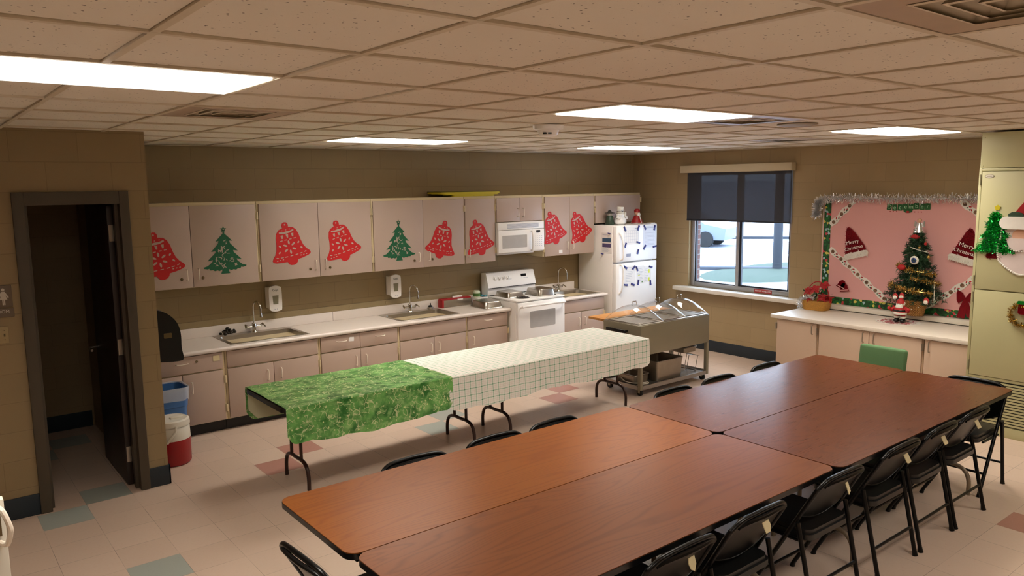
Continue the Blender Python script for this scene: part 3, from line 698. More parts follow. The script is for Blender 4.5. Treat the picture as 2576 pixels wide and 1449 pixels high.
# paper bells and trees
half = [(0, .425), (.02, .42), (.031, .405), (.033, .388), (.03, .372), (.075, .36), (.103, .33), (.12, .28), (.128, .22), (.142, .165), (.165, .125), (.193, .095), (.203, .078), (.198, .06), (.17, .048), (.11, .037), (.056, .033), (.048, .012), (.03, -.006), (0, -.012)]
bell_poly = half + [(-x, y) for x, y in half[-2:0:-1]]
def bell_cut(g, m_):
    def add(poly, px, py, a=0): g.prism(poly, .0006, .0022, m_ @ Matrix.Translation((px, py, 0)) @ rot2(a))
    for k in range(6):
        a = k * pi / 3 + pi / 6; add(circ(1, 10, .022, .0095), .048 * cos(a), .172 + .048 * sin(a), a)
    for x, a in ((-.10, .1), (-.055, .05), (0, 0), (.055, -.05), (.10, -.1)): add(rrect(.03, .008, .003, 2), x, .083 + .04 * x * x / .01 * .1, -a)
    for x, a in ((-.148, .35), (.148, -.35)): add(rrect(.024, .008, .003, 2), x, .094, -a)
    for x in (-.07, -.025, .025, .07): add(rrect(.026, .008, .003, 2), x, .25, 0)
    for x in (-.055, 0, .055): add([(-.013, .016), (.013, .016), (.006, -.018), (-.006, -.018)], x, .287)
    add([(-.078, .002), (-.04, -.012), (0, -.016), (.04, -.012), (.078, .002), (.074, .014), (.03, .004), (0, .008), (-.03, .004), (-.074, .014)], 0, .326)
    for x in (-.155, -.125, -.095, .095, .125, .155): add(circ(1, 8, .008, .005), x, .066, 0)
    for x in (-.04, 0, .04): add(circ(1, 8, .006, .004), x, .348)
    for x, y, a in ((-.098, .2, 2.2), (.098, .2, .9), (-.115, .14, .8), (.118, .14, 2.3)): add(circ(1, 8, .014, .008), x, y, a)
    add(circ(.008, 10), 0, .4)
bells = [(1.835, 1.445, 10, 'red paper bell on the leftmost cabinet, cut by the wall corner'), (3.06, 1.49, 11, 'red paper bell left on the second wall cabinet'),
         (3.635, 1.492, 15, 'red paper bell right on the second wall cabinet'), (4.785, 1.437, -14, 'red paper bell leaning left, beside the second green tree'),
         (5.405, 1.434, 15, 'red paper bell on the narrow cabinet left of the microwave'), (6.59, 1.50, 18, 'red paper bell just right of the microwave'), (7.06, 1.50, 24, 'most tilted red paper bell, nearest the refrigerator')]
proto = None
for x, z, a, lb in bells:
    q = (x, UY - .0225, z)
    if proto is None:
        proto = thing('paper_bell', (0, 0, 0), lb, 'bell decoration', 'red paper bells on the wall cabinets')
        g = G(); g.prism(bell_poly, .002, 0, MY(0, 0, 0)); g.mi = 1; bell_cut(g, MY(0, 0, 0)); obj('bell_shape', g, ['red', 'laminate'], proto, smooth=False)
        proto.location = q; proto.rotation_euler = (0, -math.radians(a), 0)
    else:
        o = dup(proto, q, None, lb); o.rotation_euler = (0, -math.radians(a), 0)
th = [(0, .385), (.05, .335), (.078, .305), (.05, .31), (.055, .285), (.11, .225), (.125, .21), (.082, .218), (.085, .2), (.145, .14), (.16, .125), (.11, .135), (.118, .115), (.16, .08), (.2, .068), (.196, .056), (.165, .05), (.15, .055), (.14, .038), (.115, .04), (.1, .028), (.075, .034), (.055, .026), (.03, .04), (.032, .02), (.042, 0), (0, .0)]
tree_poly = th + [(-x, y) for x, y in th[-2:0:-1]]
star = [((.03 if k % 2 == 0 else .013) * sin(k * pi / 5), .418 + (.03 if k % 2 == 0 else .013) * cos(k * pi / 5)) for k in range(10)]
proto = None
for x, z, a, lb in ((2.385, 1.447, 1, 'green paper Christmas tree on the leftmost wall cabinet'), (4.272, 1.437, 1, 'green paper Christmas tree on the third wall cabinet')):
    q = (x, UY - .0225, z)
    if proto is None:
        proto = thing('paper_tree', (0, 0, 0), lb, 'tree decoration', 'green paper trees on the wall cabinets')
        g = G(MY(0, 0, 0)).prism(tree_poly, .002).prism(star, .002).prism([(-.008, .38), (.008, .38), (.006, .41), (-.006, .41)], .002); g.m = Matrix(); g.mi = 1; rr = random.Random(3)
        for k in range(46):
            v_ = rr.random() ** .8; y = .05 + .27 * (1 - v_); wmax = .015 + (.33 - y) * .36; xx = rr.uniform(-wmax, wmax); L_ = rr.uniform(.008, .02); th_ = rr.uniform(0, pi); c_ = [(-L_, 0), (-L_ * .4, .005), (L_ * .5, .006), (L_, .012), (L_ * .6, .0), (-L_ * .3, -.003)]
            g.prism(c_, .0006, .0021 + .00002 * k, MY(0, 0, 0) @ Matrix.Translation((xx, y, 0)) @ rot2(th_))
        g.prism(circ(.007, 8), .0006, .0022, MY(0, .418, 0)); obj('tree_shape', g, ['green', 'laminate'], proto, smooth=False)
        proto.location = q
    else: dup(proto, q, None, lb)
# yellow tray lying on the cabinets
t = thing('serving_tray', (5.27, 7.50, ZU1), 'flat yellow tray lying on top of the wall cabinets', 'tray')
g = G(); g.prism(rrect(.62, .22, .04), .02, .001, MZ(5.32, 7.50, ZU1)); g.prism(rrect(.80, .30, .05), .012, .021, MZ(5.28, 7.52, ZU1)); g.prism(rrect(.86, .33, .05), .022, .033, MZ(5.27, 7.53, ZU1)); obj('dish', g, 'yellow', t)
obj('rim', G().tube([(p[0] + 5.27, p[1] + 7.53, ZU1 + .057) for p in rrect(.86, .33, .05)], .005, 6, True), 'yellow_dark', t)
# ================================================================= BASE CABINETS, WORKTOPS, SINKS
BY = 7.12
def base_cab(x0, x1, zt, label, drawers, doors, panel=None, hinges=(), bottom=.11, back=YB - .002):
    t = thing('base_cabinet', ((x0 + x1) / 2, 7.4, 0), label, 'base cabinet', 'pinkish beige base cabinets')
    obj('carcass', G().box(x0 + .001, x1 - .001, BY, back, bottom, zt, .002), 'edge', t)
    obj('toe_kick', G().box(x0 + .001, x1 - .001, BY + .06, BY + .12, 0, bottom - .001), 'black', t, smooth=False)
    for a, b, z0, z1 in ([panel] if panel else []): obj('false_front', G().box(a, b, BY - .021, BY - .001, z0, z1, .0025), 'laminate_base_lit_tone', t)
    for a, b, z0, z1, hx in drawers:
        d = obj('drawer', G().box(a, b, BY - .021, BY - .001, z0, z1, .0025), 'laminate_base_lit_tone', t); g = G(); pull_h(g, hx, BY - .021, (z0 + z1) / 2 + .02); obj('handle', g, 'pull', d)
    for a, b, z0, z1, hx, hz in doors:
        d = obj('door', G().box(a, b, BY - .021, BY - .001, z0, z1, .0025), 'laminate_base_lit_tone', t); g = G(); pull_v(g, hx, BY - .021, hz); obj('handle', g, 'pull', d)
    for hx, hz in hinges:
        obj('hinge', G().box(hx - .013, hx + .013, BY - .025, BY - .0195, hz - .035, hz + .035, .002).tube([(hx, BY - .027, hz - .035), (hx, BY - .027, hz + .035)], .0055, 8), 'edge', t)
    return t
b = base_cab(1.452, 2.243, .765, 'base cabinet at the far left behind the blue bin', [(1.462, 2.222, .60, .752, 1.86)], [(1.462, 1.858, .118, .588, 1.79, .465), (1.863, 2.222, .118, .588, 1.935, .465)], None, [(2.234, .50), (2.234, .225)])
obj('lock', G(Matrix.Translation((1.99, BY - .021, .70)) @ Matrix.Rotation(pi / 2, 4, 'X')).lathe([(0, .008), (.01, .008), (.011, 0)], (0, 0, 0), 12), 'bronze', b)
base_cab(2.245, 3.172, .765, 'base cabinet under the left sink', [], [(2.262, 2.697, .118, .588, 2.635, .475), (2.702, 3.155, .118, .588, 2.765, .475)], (2.262, 3.155, .60, .752), [(3.165, .50)])
base_cab(3.174, 4.078, .765, 'base cabinet with two drawers between the sinks', [(3.19, 3.62, .60, .752, 3.41), (3.625, 4.062, .60, .752, 3.85)], [(3.19, 3.62, .118, .588, 3.565, .47), (3.625, 4.062, .118, .588, 3.68, .47)], None, [(4.07, .50)])
base_cab(4.08, 4.97, .765, 'base cabinet under the middle sink', [], [(4.095, 4.525, .118, .588, 4.48, .475), (4.53, 4.955, .118, .588, 4.58, .475)], (4.095, 4.955, .60, .752), [(4.963, .50)])
base_cab(4.972, 5.572, .765, 'single-drawer base cabinet left of the stove', [(4.985, 5.558, .60, .752, 5.27)], [(4.985, 5.558, .118, .588, 5.05, .475)], None, [(5.566, .53)])
base_cab(6.385, 7.19, .79, 'base cabinet under the small sink right of the stove', [], [(6.40, 6.768, .118, .618, 6.715, .50), (6.773, 7.178, .118, .618, 6.825, .50)], (6.40, 7.178, .63, .778), [(7.182, .56)])
obj('sticker', G(MY(2.165, .705, BY - .0225)).prism(rrect(.06, .05, .003, 2), .001), 'tape', label='cream label stuck on the leftmost drawer', cat='sticker')
obj('sticker', G(MY(3.52, .70, BY - .0225)).prism([(-.028, -.02), (.03, -.024), (.032, .02), (-.014, .024), (-.026, .01)], .001), 'paper', label='white torn label stuck on the middle drawer', cat='sticker')
def worktop(x0, x1, zt, holes, label, splash):
    y0, y1 = 7.075, YB - .003; t = thing('countertop', ((x0 + x1) / 2, 7.4, zt - .035), label, 'countertop', 'kitchen countertops'); g = G(); zb = zt - .035
    xs = x0
    for a, b, c, d in holes:
        g.box(xs, a, y0 + .02, y1, zb, zt); g.box(a, b, y0 + .02, c, zb, zt); g.box(a, b, d, y1, zb, zt); xs = b
    if xs < x1: g.box(xs, x1, y0 + .02, y1, zb, zt)
    prof = smoothpts([(0, .0, 0), (-.012, -.001, 0), (-.02, -.01, 0), (-.022, -.022, 0), (-.015, -.036, 0), (0, -.04, 0)], 3)
    g.prism([(p.x, p.y) for p in prof], x1 - x0 + .012, 0, Matrix(((0, 0, 1, x0), (1, 0, 0, y0 + .02), (0, 1, 0, zt), (0, 0, 0, 1))))
    obj('slab', g, 'counter', t)
    for a, b in splash: obj('backsplash', G().box(a, b, y1 - .022, y1, zt + .0005, zt + .1, .003), 'counter', t)
    return t
worktop(1.452, 5.585, .80, [(2.345, 3.07, 7.175, 7.64), (4.175, 4.885, 7.175, 7.64)], 'long pale countertop holding the left and middle sinks', [(1.46, 3.61), (3.613, 5.58)])
worktop(6.383, 7.21, .825, [(6.55, 7.13, 7.15, 7.62)], 'short pale countertop between stove and refrigerator', [(6.39, 7.20)])
def sink(x0, x1, y0, y1, zt, label, deck=.10):
    t = thing('sink', ((x0 + x1) / 2, (y0 + y1) / 2, zt), label, 'sink', 'stainless steel sinks'); g = G(); a, b, c, d = x0 + .035, x1 - .035, y0 + .035, y1 - deck; z = zt + .004; D_ = .135
    for q in ((x0, x1, y0, c), (x0, x1, d, y1), (x0, a, c, d), (b, x1, c, d)): g.box(q[0], q[1], q[2], q[3], zt + .0005, z, .0012, 1)
    obj('rim', g, 'steel', t)
    g = G(); top = rrect(b - a, d - c, .045, 5); bot = rrect(b - a - .03, d - c - .03, .05, 5); cx, cy = (a + b) / 2, (c + d) / 2
    v0 = [g.v((cx + p[0], cy + p[1], z)) for p in top]; v1 = [g.v((cx + p[0], cy + p[1], z - D_)) for p in bot]; n = len(v0)
    for k in range(n): g.face([v0[k], v0[(k + 1) % n], v1[(k + 1) % n], v1[k]])
    g.face(v1)
    corners = [(a, c), (b, c), (b, d), (a, d)]
    cs = rrect(b - a, d - c, .0001, 5); vo = [g.v((cx + p[0], cy + p[1], z)) for p in cs]
    for k in range(n): g.face([v0[k], v0[(k + 1) % n], vo[(k + 1) % n], vo[k]])
    obj('basin', g, 'steel', t)
    obj('drain', G().lathe([(0, .003), (.03, .003), (.038, .001), (.038, 0)], (cx, cy, z - D_), 18), 'chrome', t)
sink(2.315, 3.10, 7.15, 7.68, .80, 'stainless sink at the left with a dark scrubber on its edge'); sink(4.145, 4.915, 7.15, 7.68, .80, 'stainless sink in the middle under the right soap dispenser'); sink(6.52, 7.16, 7.12, 7.655, .825, 'small stainless sink right of the stove')
proto = None
for x, z, lb in ((2.72, .804, 'gooseneck faucet at the left sink'), (4.545, .804, 'gooseneck faucet at the middle sink'), (6.85, .829, 'gooseneck faucet behind the small sink right of the stove')):
    if proto is None:
        proto = thing('faucet', (x, 7.635, z), lb, 'faucet', 'chrome gooseneck faucets'); y = 7.635
        g = G(); arc = [(x, y, z + .06), (x, y, z + .24)] + [(x + .012 * (1 - cos(a)), y - .072 * (1 - cos(a)), z + .24 + .075 * sin(a)) for a in [pi * k / 10 for k in range(1, 11)]] + [(x + .024, y - .145, z + .20)]
        g.tube(arc, .0085, 10); g.tube([(x + .024, y - .145, z + .205), (x + .024, y - .145, z + .165)], [.009, .014], 10); obj('spout', g, 'chrome', proto)
        g = G(); g.lathe([(0, 0), (.034, 0), (.03, .012), (.02, .02), (.02, .05), (.026, .055), (.022, .085), (.012, .09), (0, .09)], (x, y, z), 18); g.tube([(x - .075, y, z + .055), (x + .075, y, z + .055)], .012, 10); obj('body', g, 'chrome', proto)
        for s_ in (-1, 1): obj('lever', G().tube([(x + s_ * .07, y, z + .055), (x + s_ * .085, y, z + .075), (x + s_ * .10, y - .045, z + .05)], [.015, .011, .006], 8), 'chrome', proto)
    else: dup(proto, (x, 7.635, z), None, lb)
proto = None
for x, lb in ((2.945, 'white wall soap dispenser above the left sink'), (4.35, 'white wall soap dispenser above the middle sink')):
    if proto is None:
        proto = thing('soap_dispenser', (x, 7.66, .99), lb, 'soap dispenser', 'wall soap dispensers')
        sh = [(-.065, .03), (-.045, .008), (0, 0), (.045, .008), (.065, .03), (.066, .225), (.045, .255), (0, .265), (-.045, .255), (-.066, .225)]
        g = G(); g.prism([(p.x, p.y) for p in smoothpts([(a, b_, 0) for a, b_ in sh + sh[:1]], 3)[:-1]], .03, 0, MY(x, .99, 7.63)); g.box(x - .065, x + .065, 7.63, 7.718, 1.02, 1.235, .008); obj('cover', g, 'white_side', proto)
        obj('refill_window', G(MY(x, .99, 7.5995)).prism([(-.026, .075), (.026, .075), (.032, .165), (-.032, .165)], .001), mat('soap_window', '8a8670', .25), proto)
        text('lettering', 'Gojo', .03, MY(x, 1.21, 7.599), 'ink', proto)
        g = G(); [g.prism(circ(.004, 8), .001, 0, MY(x + d, 1.015, 7.5995)) for d in (-.012, .012)]; obj('indicator', g, 'print', proto)
    else: dup(proto, (x, 7.66, .99), None, lb)
# paper towel dispenser on the restroom side wall
t = thing('mounted_towel_dispenser', (1.56, 6.50, .93), 'black plastic paper towel dispenser on the side wall above the counter', 'towel dispenser')
sh = [(0, .38), (.07, .375), (.14, .34), (.2, .27), (.225, .18), (.225, .06), (.235, -.02), (.2, -.045), (0, -.03)]
mt = Matrix(((1, 0, 0, WX + .002), (0, 0, -1, 6.66), (0, 1, 0, .93), (0, 0, 0, 1)))
obj('cover', G(mt).prism([(p.x, p.y) for p in smoothpts([(a, b_, 0) for a, b_ in sh], 4)], .30), 'black', t)
obj('badge', G(Matrix(((1, 0, 0, WX + .13), (0, 0, -1, 6.3605), (0, 1, 0, 1.10), (0, 0, 0, 1)))).prism(rrect(.06, .04, .005, 2), .003), 'bronze', t)
# things on the left worktop
g = G(); rr = random.Random(5)
for k in range(26): g.ball((2.45 + rr.gauss(0, .03), 7.62 + rr.gauss(0, .012), .826 + abs(rr.gauss(0, .016))), rr.uniform(.012, .022), (1, 1, .8), 6)
obj('scouring_pad', g, mat('dark_wool', '3a3632', .4, .7, var=.6, scale=90), label='dark crumpled steel scouring pad on the left sink edge', cat='scouring pad')
t = thing('sink_strainer', (4.815, 7.62, .805), 'chrome sink strainer with dark knob behind the middle sink', 'sink strainer')
obj('cup', G().lathe([(0, 0), (.035, 0), (.042, .012), (.036, .03), (0, .034)], (4.815, 7.62, .805), 18), 'chrome', t); obj('knob', G().lathe([(.026, .03), (.022, .046), (.008, .05), (.006, .075), (0, .077)], (4.815, 7.62, .805), 14), 'black', t)
t = thing('utensil_box', (5.19, 7.655, .80), 'red box with a steel front beside the middle sink', 'box')
obj('case', G().box(4.97, 5.41, 7.63, 7.692, .801, .905, .008).box(4.968, 4.995, 7.60, 7.692, .801, .895, .004), 'red2', t); obj('steel_front', G().box(4.998, 5.405, 7.615, 7.6295, .803, .885, .003), 'dull_steel', t)
obj('paper_slip', G().box(5.15, 5.29, 7.64, 7.66, .9055, .925, .002).box(5.2, 5.28, 7.612, 7.6149, .875, .89), 'paper', t)
obj('carton', G().box(5.435, 5.60, 7.52, 7.69, .801, .885, .004), 'paper', label='white carton beside the stove under a green-labelled jar', cat='carton')
t = thing('jar', (5.475, 7.60, .885), 'pale plastic jar with a green label on the white carton', 'jar'); obj('body', G().lathe([(0, 0), (.042, 0), (.046, .01), (.045, .06), (.036, .082), (0, .084)], (5.475, 7.60, .886), 20), 'jar', t); obj('label_band', G().lathe([(.0465, .015), (.0465, .05)], (5.475, 7.60, .886), 20), 'jar_green', t)
g = G(); vs = {}
for a in range(7):
    for b_ in range(5): vs[a, b_] = g.v((5.525 + a * .012, 7.54 + b_ * .03, .889 + .012 * sin(a * 1.3) * cos(b_) + .01))
for a in range(6):
    for b_ in range(4): g.face([vs[a, b_], vs[a + 1, b_], vs[a + 1, b_ + 1], vs[a, b_ + 1]])
obj('dishcloth', g, 'teal', label='crumpled blue cloth lying beside the jar', cat='cloth')
def steam_pan(cx, cy, z, w, d, h, a, label):
    t = thing('steam_pan', (cx, cy, z), label, 'steel pan', 'upturned steel pans'); mt = MZ(cx, cy, z) @ rot2(a)
    g = G(mt); r0, r1 = rrect(w, d, .04), rrect(w * .86, d * .86, .04); n = len(r0); L0 = [g.v((x, y, .006)) for x, y in r0]; L1 = [g.v((x * .93, y * .93, .006)) for x, y in r0]; L2 = [g.v((x, y, h - .012)) for x, y in r1]; L3 = [g.v((x * .95, y * .95, h)) for x, y in r1]
    for A_, B_ in ((L0, L1), (L1, L2), (L2, L3)):
        for k in range(n): g.face([A_[k], A_[(k + 1) % n], B_[(k + 1) % n], B_[k]])
    g.face(L3); obj('body', g, 'steel', t); obj('rolled_edge', G(mt).tube([(x, y, .006) for x, y in r0], .005, 6, True), 'steel', t)
steam_pan(5.45, 7.36, .80, .27, .36, .075, -.08, 'upturned steel pan on the counter end left of the stove')
steam_pan(5.80, 7.36, .892, .27, .33, .062, -.05, 'upturned steel pan on the rear left stove burner'); steam_pan(6.16, 7.20, .892, .27, .33, .085, -.05, 'taller upturned steel pan on the front right stove burner')
# ---------------------------------------------------------------- stove, microwave, refrigerator
t = thing('stove', (5.99, 7.33, 0), 'white electric stove between the two counters', 'stove'); X0, X1 = 5.608, 6.372
obj('body', G().box(X0, X1, 7.01, 7.68, .03, .868, .004), 'white_side', t)
obj('cooktop', G().box(X0 - .004, X1 + .004, 6.985, 7.60, .869, .892, .007, 3), 'white', t)
d = obj('oven_door', G().box(X0 + .01, X1 - .01, 6.972, 7.009, .21, .858, .008), 'white', t)
obj('window', G(MY(6.005, .645, 6.972)).prism(rrect(.40, .20, .012), .002), 'oven_gray', d); obj('handle', G().tube(smoothpts([(X0 + .05, 6.972, .805), (X0 + .055, 6.93, .815), (X0 + .11, 6.92, .82), (X1 - .11, 6.92, .82), (X1 - .055, 6.93, .815), (X1 - .05, 6.972, .805)], 4), .014, 10), 'white', d)
obj('drawer', G().box(X0 + .01, X1 - .01, 6.978, 7.009, .04, .2, .006), 'white', t)
g = G(); g.prism([(7.50, .893), (7.68, .893), (7.68, 1.165), (7.585, 1.165), (7.535, 1.0), (7.535, .985), (7.55, .985), (7.55, .893)], X1 - X0, 0, Matrix(((0, 0, 1, X0), (1, 0, 0, 0), (0, 1, 0, 0), (0, 0, 0, 1)))); bg = obj('backguard', g, 'white', t)
sl = Matrix.Translation((0, 7.56, 1.0825)) @ Matrix.Rotation(math.radians(90 - 16.9), 4, 'X')
for x in (5.735, 5.80, 5.865, 5.93):
    k_ = obj('knob', G(sl @ Matrix.Translation((x, .012, 0))).lathe([(.03, 0), (.029, .004), (.021, .005), (.018, .02), (0, .021)], (0, 0, 0), 18), 'white', t)
    obj('dial_mark', G(sl @ Matrix.Translation((x, .012, 0))).prism(rrect(.007, .03, .002, 2), .002, .0205).tube([(.031 * cos(a), .031 * sin(a), .001) for a in [2 * pi * q / 16 for q in range(16)]], .0007, 4, True), 'mark_gray', k_)
obj('clock_display', G(sl @ Matrix.Translation((6.19, .025, .001))).prism(rrect(.085, .032, .003, 2), .002), 'lcd', t)
obj('button_row', G(sl @ Matrix.Translation((6.19, -.012, .0005))).box(-.06, -.02, -.002, .002, 0, .001).box(-.01, .03, -.002, .002, 0, .001).box(.04, .07, -.002, .002, 0, .001).box(-.24, -.20, .0, .004, 0, .001), 'print', t)
obj('seam', G().box(X0 + .005, X1 - .005, 7.533, 7.5485, .977, .984), 'black', t)
for x, y, r in ((5.81, 7.13, .085), (5.80, 7.38, .10), (6.18, 7.38, .085), (6.17, 7.14, .10)):
    g = G(); g.tube([((r * (.15 + .8 * k / 60)) * cos(k * .42) + x, (r * (.15 + .8 * k / 60)) * sin(k * .42) + y, .899) for k in range(61)], .0055, 6); bu = obj('burner_coil', g, 'black', t)
    obj('drip_pan', G().lathe([(r * .3, .0), (r, .001), (r * 1.13, .0025), (r * 1.13, 0)], (x, y, .8925), 22), 'chrome', bu)
t = thing('microwave', (5.99, 7.5, 1.405), 'white over-range microwave mounted under the short cabinet', 'microwave'); X0, X1, Y0 = 5.618, 6.345, 7.335
obj('body', G().box(X0, X1, Y0 + .02, 7.715, 1.42, 1.795, .004).box(X0 + .03, X1 - .12, 7.4, 7.7, 1.40, 1.4195, .004), 'white_side', t)
g = G(); g.box(X0, X1, Y0, Y0 + .0195, 1.705, 1.79, .004); v_ = obj('vent_panel', g, 'white', t); g = G()
for k in range(8): g.box(X0 + .14, X1 - .09, Y0 - .001, Y0 + .001, 1.722 + k * .007, 1.7255 + k * .007)
obj('grille', g, 'print', v_)
d = obj('door', G().box(X0, X0 + .535, Y0 - .006, Y0 + .0195, 1.43, 1.70, .006), 'white', t); obj('window', G(MY(X0 + .25, 1.56, Y0 - .0062)).prism(rrect(.385, .155, .008), .0015), 'oven_gray', d)
obj('handle', G().tube(smoothpts([(X0 + .515, Y0 - .005, 1.675), (X0 + .512, Y0 - .035, 1.665), (X0 + .51, Y0 - .045, 1.56), (X0 + .512, Y0 - .035, 1.45), (X0 + .515, Y0 - .005, 1.44)], 4), .012, 10), 'white', d)
p_ = obj('control_panel', G().box(X0 + .538, X1, Y0 - .004, Y0 + .0195, 1.43, 1.70, .005), 'white', t); obj('display', G(MY(6.245, 1.672, Y0 - .0045)).prism(rrect(.065, .026, .003, 2), .001), 'lcd', p_)
g = G(); [g.box(6.19 + i * .034, 6.205 + i * .034, Y0 - .0055, Y0 - .0042, 1.49 + j * .024, 1.494 + j * .024) for i in range(4) for j in range(6)]; g.box(6.215, 6.25, Y0 - .0055, Y0 - .0042, 1.647, 1.652); obj('keypad', g, 'print', p_)
t = thing('refrigerator', (7.68, 7.34, 0), 'white top-freezer refrigerator covered with papers and magnets', 'refrigerator'); X0, X1, FY = 7.285, 8.078, 6.985
obj('cabinet', G().box(X0, X1, 7.06, 7.70, .03, 1.70, .008), 'white_side', t); obj('toe_grille', G().box(X0 + .01, X1 - .01, 7.03, 7.0595, .02, .1), 'ink', t); obj('top_hinge', G().box(X1 - .1, X1 - .02, 7.0, 7.08, 1.7005, 1.715, .004), 'white', t)
for nm, z0, z1, ha, hb in (('freezer_door', 1.222, 1.702, 1.25, 1.61), ('fridge_door', .11, 1.205, .80, 1.19)):
    d = obj(nm, G().box(X0, X1, FY, 7.055, z0, z1, .012, 3), 'white', t)
    top_in = nm == 'freezer_door'
    g = G(); pts = [(X0 + .075, FY, ha), (X0 + .08, FY - .045, ha + .03), (X0 + .08, FY - .05, (ha + hb) / 2), (X0 + .07, FY - .035, hb - .06), (X0 + .055, FY, hb)]
    if not top_in: pts = [(X0 + .055, FY, ha), (X0 + .07, FY - .035, ha + .06), (X0 + .08, FY - .05, (ha + hb) / 2), (X0 + .08, FY - .045, hb - .03), (X0 + .075, FY, hb)]
    g.tube(smoothpts(pts, 5), .013, 10); obj('handle', g, 'white', d)
def sheet(x0, x1, z0, z1, lines, label, m='paper', extra=None, tilt=0):
    cx, cz = (x0 + x1) / 2, (z0 + z1) / 2; mt = MY(cx, cz, FY - .0004) @ rot2(tilt); t = thing('paper_sheet', (cx, FY, z0), label, 'paper', 'papers on the refrigerator')
    obj('page', G(mt).prism([(x0 - cx, z0 - cz), (x1 - cx, z0 - cz), (x1 - cx, z1 - cz), (x0 - cx, z1 - cz)], .0008), m, t, smooth=False); g = G(mt)
    for a, b, c_, d in lines: g.box(a - cx, b - cx, c_ - cz, d - cz, .0008, .0012)
    obj('printing', g, 'print', t, smooth=False)
    for q, mm in (extra or []): obj('highlight', G(mt).box(q[0] - cx, q[1] - cx, q[2] - cz, q[3] - cz, .0008, .0013), mm, t, smooth=False)
def rows(x0, x1, zs, h=.003): return [(x0, x1 - .012 * (k % 3), z, z + h) for k, z in enumerate(zs)]
cal = [(7.43, 7.70, z, z + .0015) for z in (1.47, 1.51, 1.55, 1.59, 1.63)] + [(x, x + .0015, 1.47, 1.63) for x in (7.43, 7.468, 7.507, 7.546, 7.585, 7.624, 7.663, 7.699)] + [(7.63, 7.69, 1.652, 1.66)]
sheet(7.42, 7.71, 1.445, 1.68, cal, 'white calendar page on the freezer door')
sheet(7.80, 8.055, 1.388, 1.675, rows(7.83, 8.03, [1.42 + .018 * k for k in range(10)], .002) + [(7.82, 8.03, 1.65, 1.654)], 'bluish white page at the upper right of the freezer door', 'paper2')
sheet(7.43, 7.655, .885, 1.165, rows(7.46, 7.60, [.93 + .022 * k for k in range(9)]) + [(7.46, 7.63, 1.14, 1.143)], 'lined white page at the left of the lower refrigerator door')
sheet(7.672, 7.823, .905, 1.15, rows(7.69, 7.81, [.95 + .02 * k for k in range(9)]), 'white printed notice in the middle of the lower refrigerator door', 'paper', [((7.70, 7.74, 1.02, 1.028), 'yellow_mark'), ((7.775, 7.795, .92, .94), 'jar_green')])
sheet(7.825, 7.965, .915, 1.135, rows(7.835, 7.90, [.94 + .022 * k for k in range(8)]), 'white printed notice with yellow marks on the lower door', 'paper', [((7.905, 7.935, 1.04, 1.09), 'yellow_mark'), ((7.905, 7.935, .93, .98), 'yellow_mark')])
obj('energy_label', G(MY(7.515, 1.306, FY - .0004)).prism(rrect(.085, .04, .003, 2), .0008), 'print', label='small grey label on the freezer door below the calendar', cat='label')
FX = 7.2846
t = thing('flyer', (FX, 7.163, 1.33), 'flyer with two photos on the refrigerator side', 'paper')
obj('page', G(MX(7.163, 1.47, FX)).prism(rrect(.19, .27, .002, 2), .0008), 'paper', t, smooth=False); obj('picture', G(MX(7.163, 1.51, FX - .0008)).prism(rrect(.155, .055, .002, 2), .0005), 'leaflet_blue', t, smooth=False); obj('picture', G(MX(7.163, 1.44, FX - .0008)).prism(rrect(.155, .05, .002, 2), .0005), mat('leaflet_purple', '5a5078', .6, var=.5, scale=80), t, smooth=False)
g = G(MX(7.163, 1.47, FX - .0008)); [g.box(-.075, .06 - .03 * (k % 2), -.075 - .013 * k, -.072 - .013 * k, 0, .0005) for k in range(4)]; g.box(-.075, .03, .105, .11, 0, .0005); obj('printing', g, 'print', t, smooth=False)
mags = [(7.436, 1.66, -30, 'at the upper left of the calendar page'), (7.699, 1.66, 25, 'at the upper right of the calendar page'), (7.825, 1.66, -30, 'at the upper left of the bluish page'), (8.021, 1.649, 15, 'at the upper right of the bluish page'), (7.699, 1.466, -75, 'at the lower right of the calendar page'),
        (7.451, 1.444, 25, 'at the lower left of the calendar page'), (7.826, 1.394, 35, 'at the lower left of the bluish page'), (8.027, 1.393, 80, 'at the lower right of the bluish page'), (7.693, 1.343, 20, 'alone on the freezer door below the calendar'), (7.454, 1.15, -60, 'at the upper left of the lined page'),
        (7.617, 1.134, 50, 'at the upper right of the lined page'), (7.678, 1.114, -25, 'at the upper left of the middle notice'), (7.951, 1.119, -75, 'at the upper right of the yellow-marked notice'), (7.46, .915, -80, 'at the lower left of the lined page'), (7.597, .91, -70, 'at the lower right of the lined page'), (7.704, .926, 10, 'at the lower left of the middle notice'), (7.949, .904, -8, 'at the lower right of the yellow-marked notice')]
proto = None
clip = [(-.012, .034), (.012, .034), (.01, .0), (.014, -.034), (-.014, -.034), (-.01, 0)]
for x, z, a, lb in mags:
    if proto is None:
        proto = thing('clip_magnet', (0, 0, 0), 'dark blue clip magnet ' + lb, 'magnet', 'blue clip magnets on the refrigerator')
        obj('clip', G(MY(0, 0, 0)).prism(clip, .008), 'blue_clip', proto); obj('jaw', G(MY(0, 0, 0)).box(-.006, .006, .0, .03, .008, .013, .002), 'blue_clip', proto); o = proto; o.location = (x, FY - .0018, z)
    else: o = dup(proto, (x, FY - .0018, z), None, 'dark blue clip magnet ' + lb)
    o.rotation_euler = (0, math.radians(a), 0)
for y, z, lb in ((7.10, 1.601, 'at the top of the flyer on the refrigerator side'), (7.225, 1.327, 'at the bottom of the flyer on the refrigerator side')):
    o = dup(proto, (FX - .0015, y, z), None, 'dark blue clip magnet ' + lb); o.rotation_euler = (math.radians(75), 0, -pi / 2)
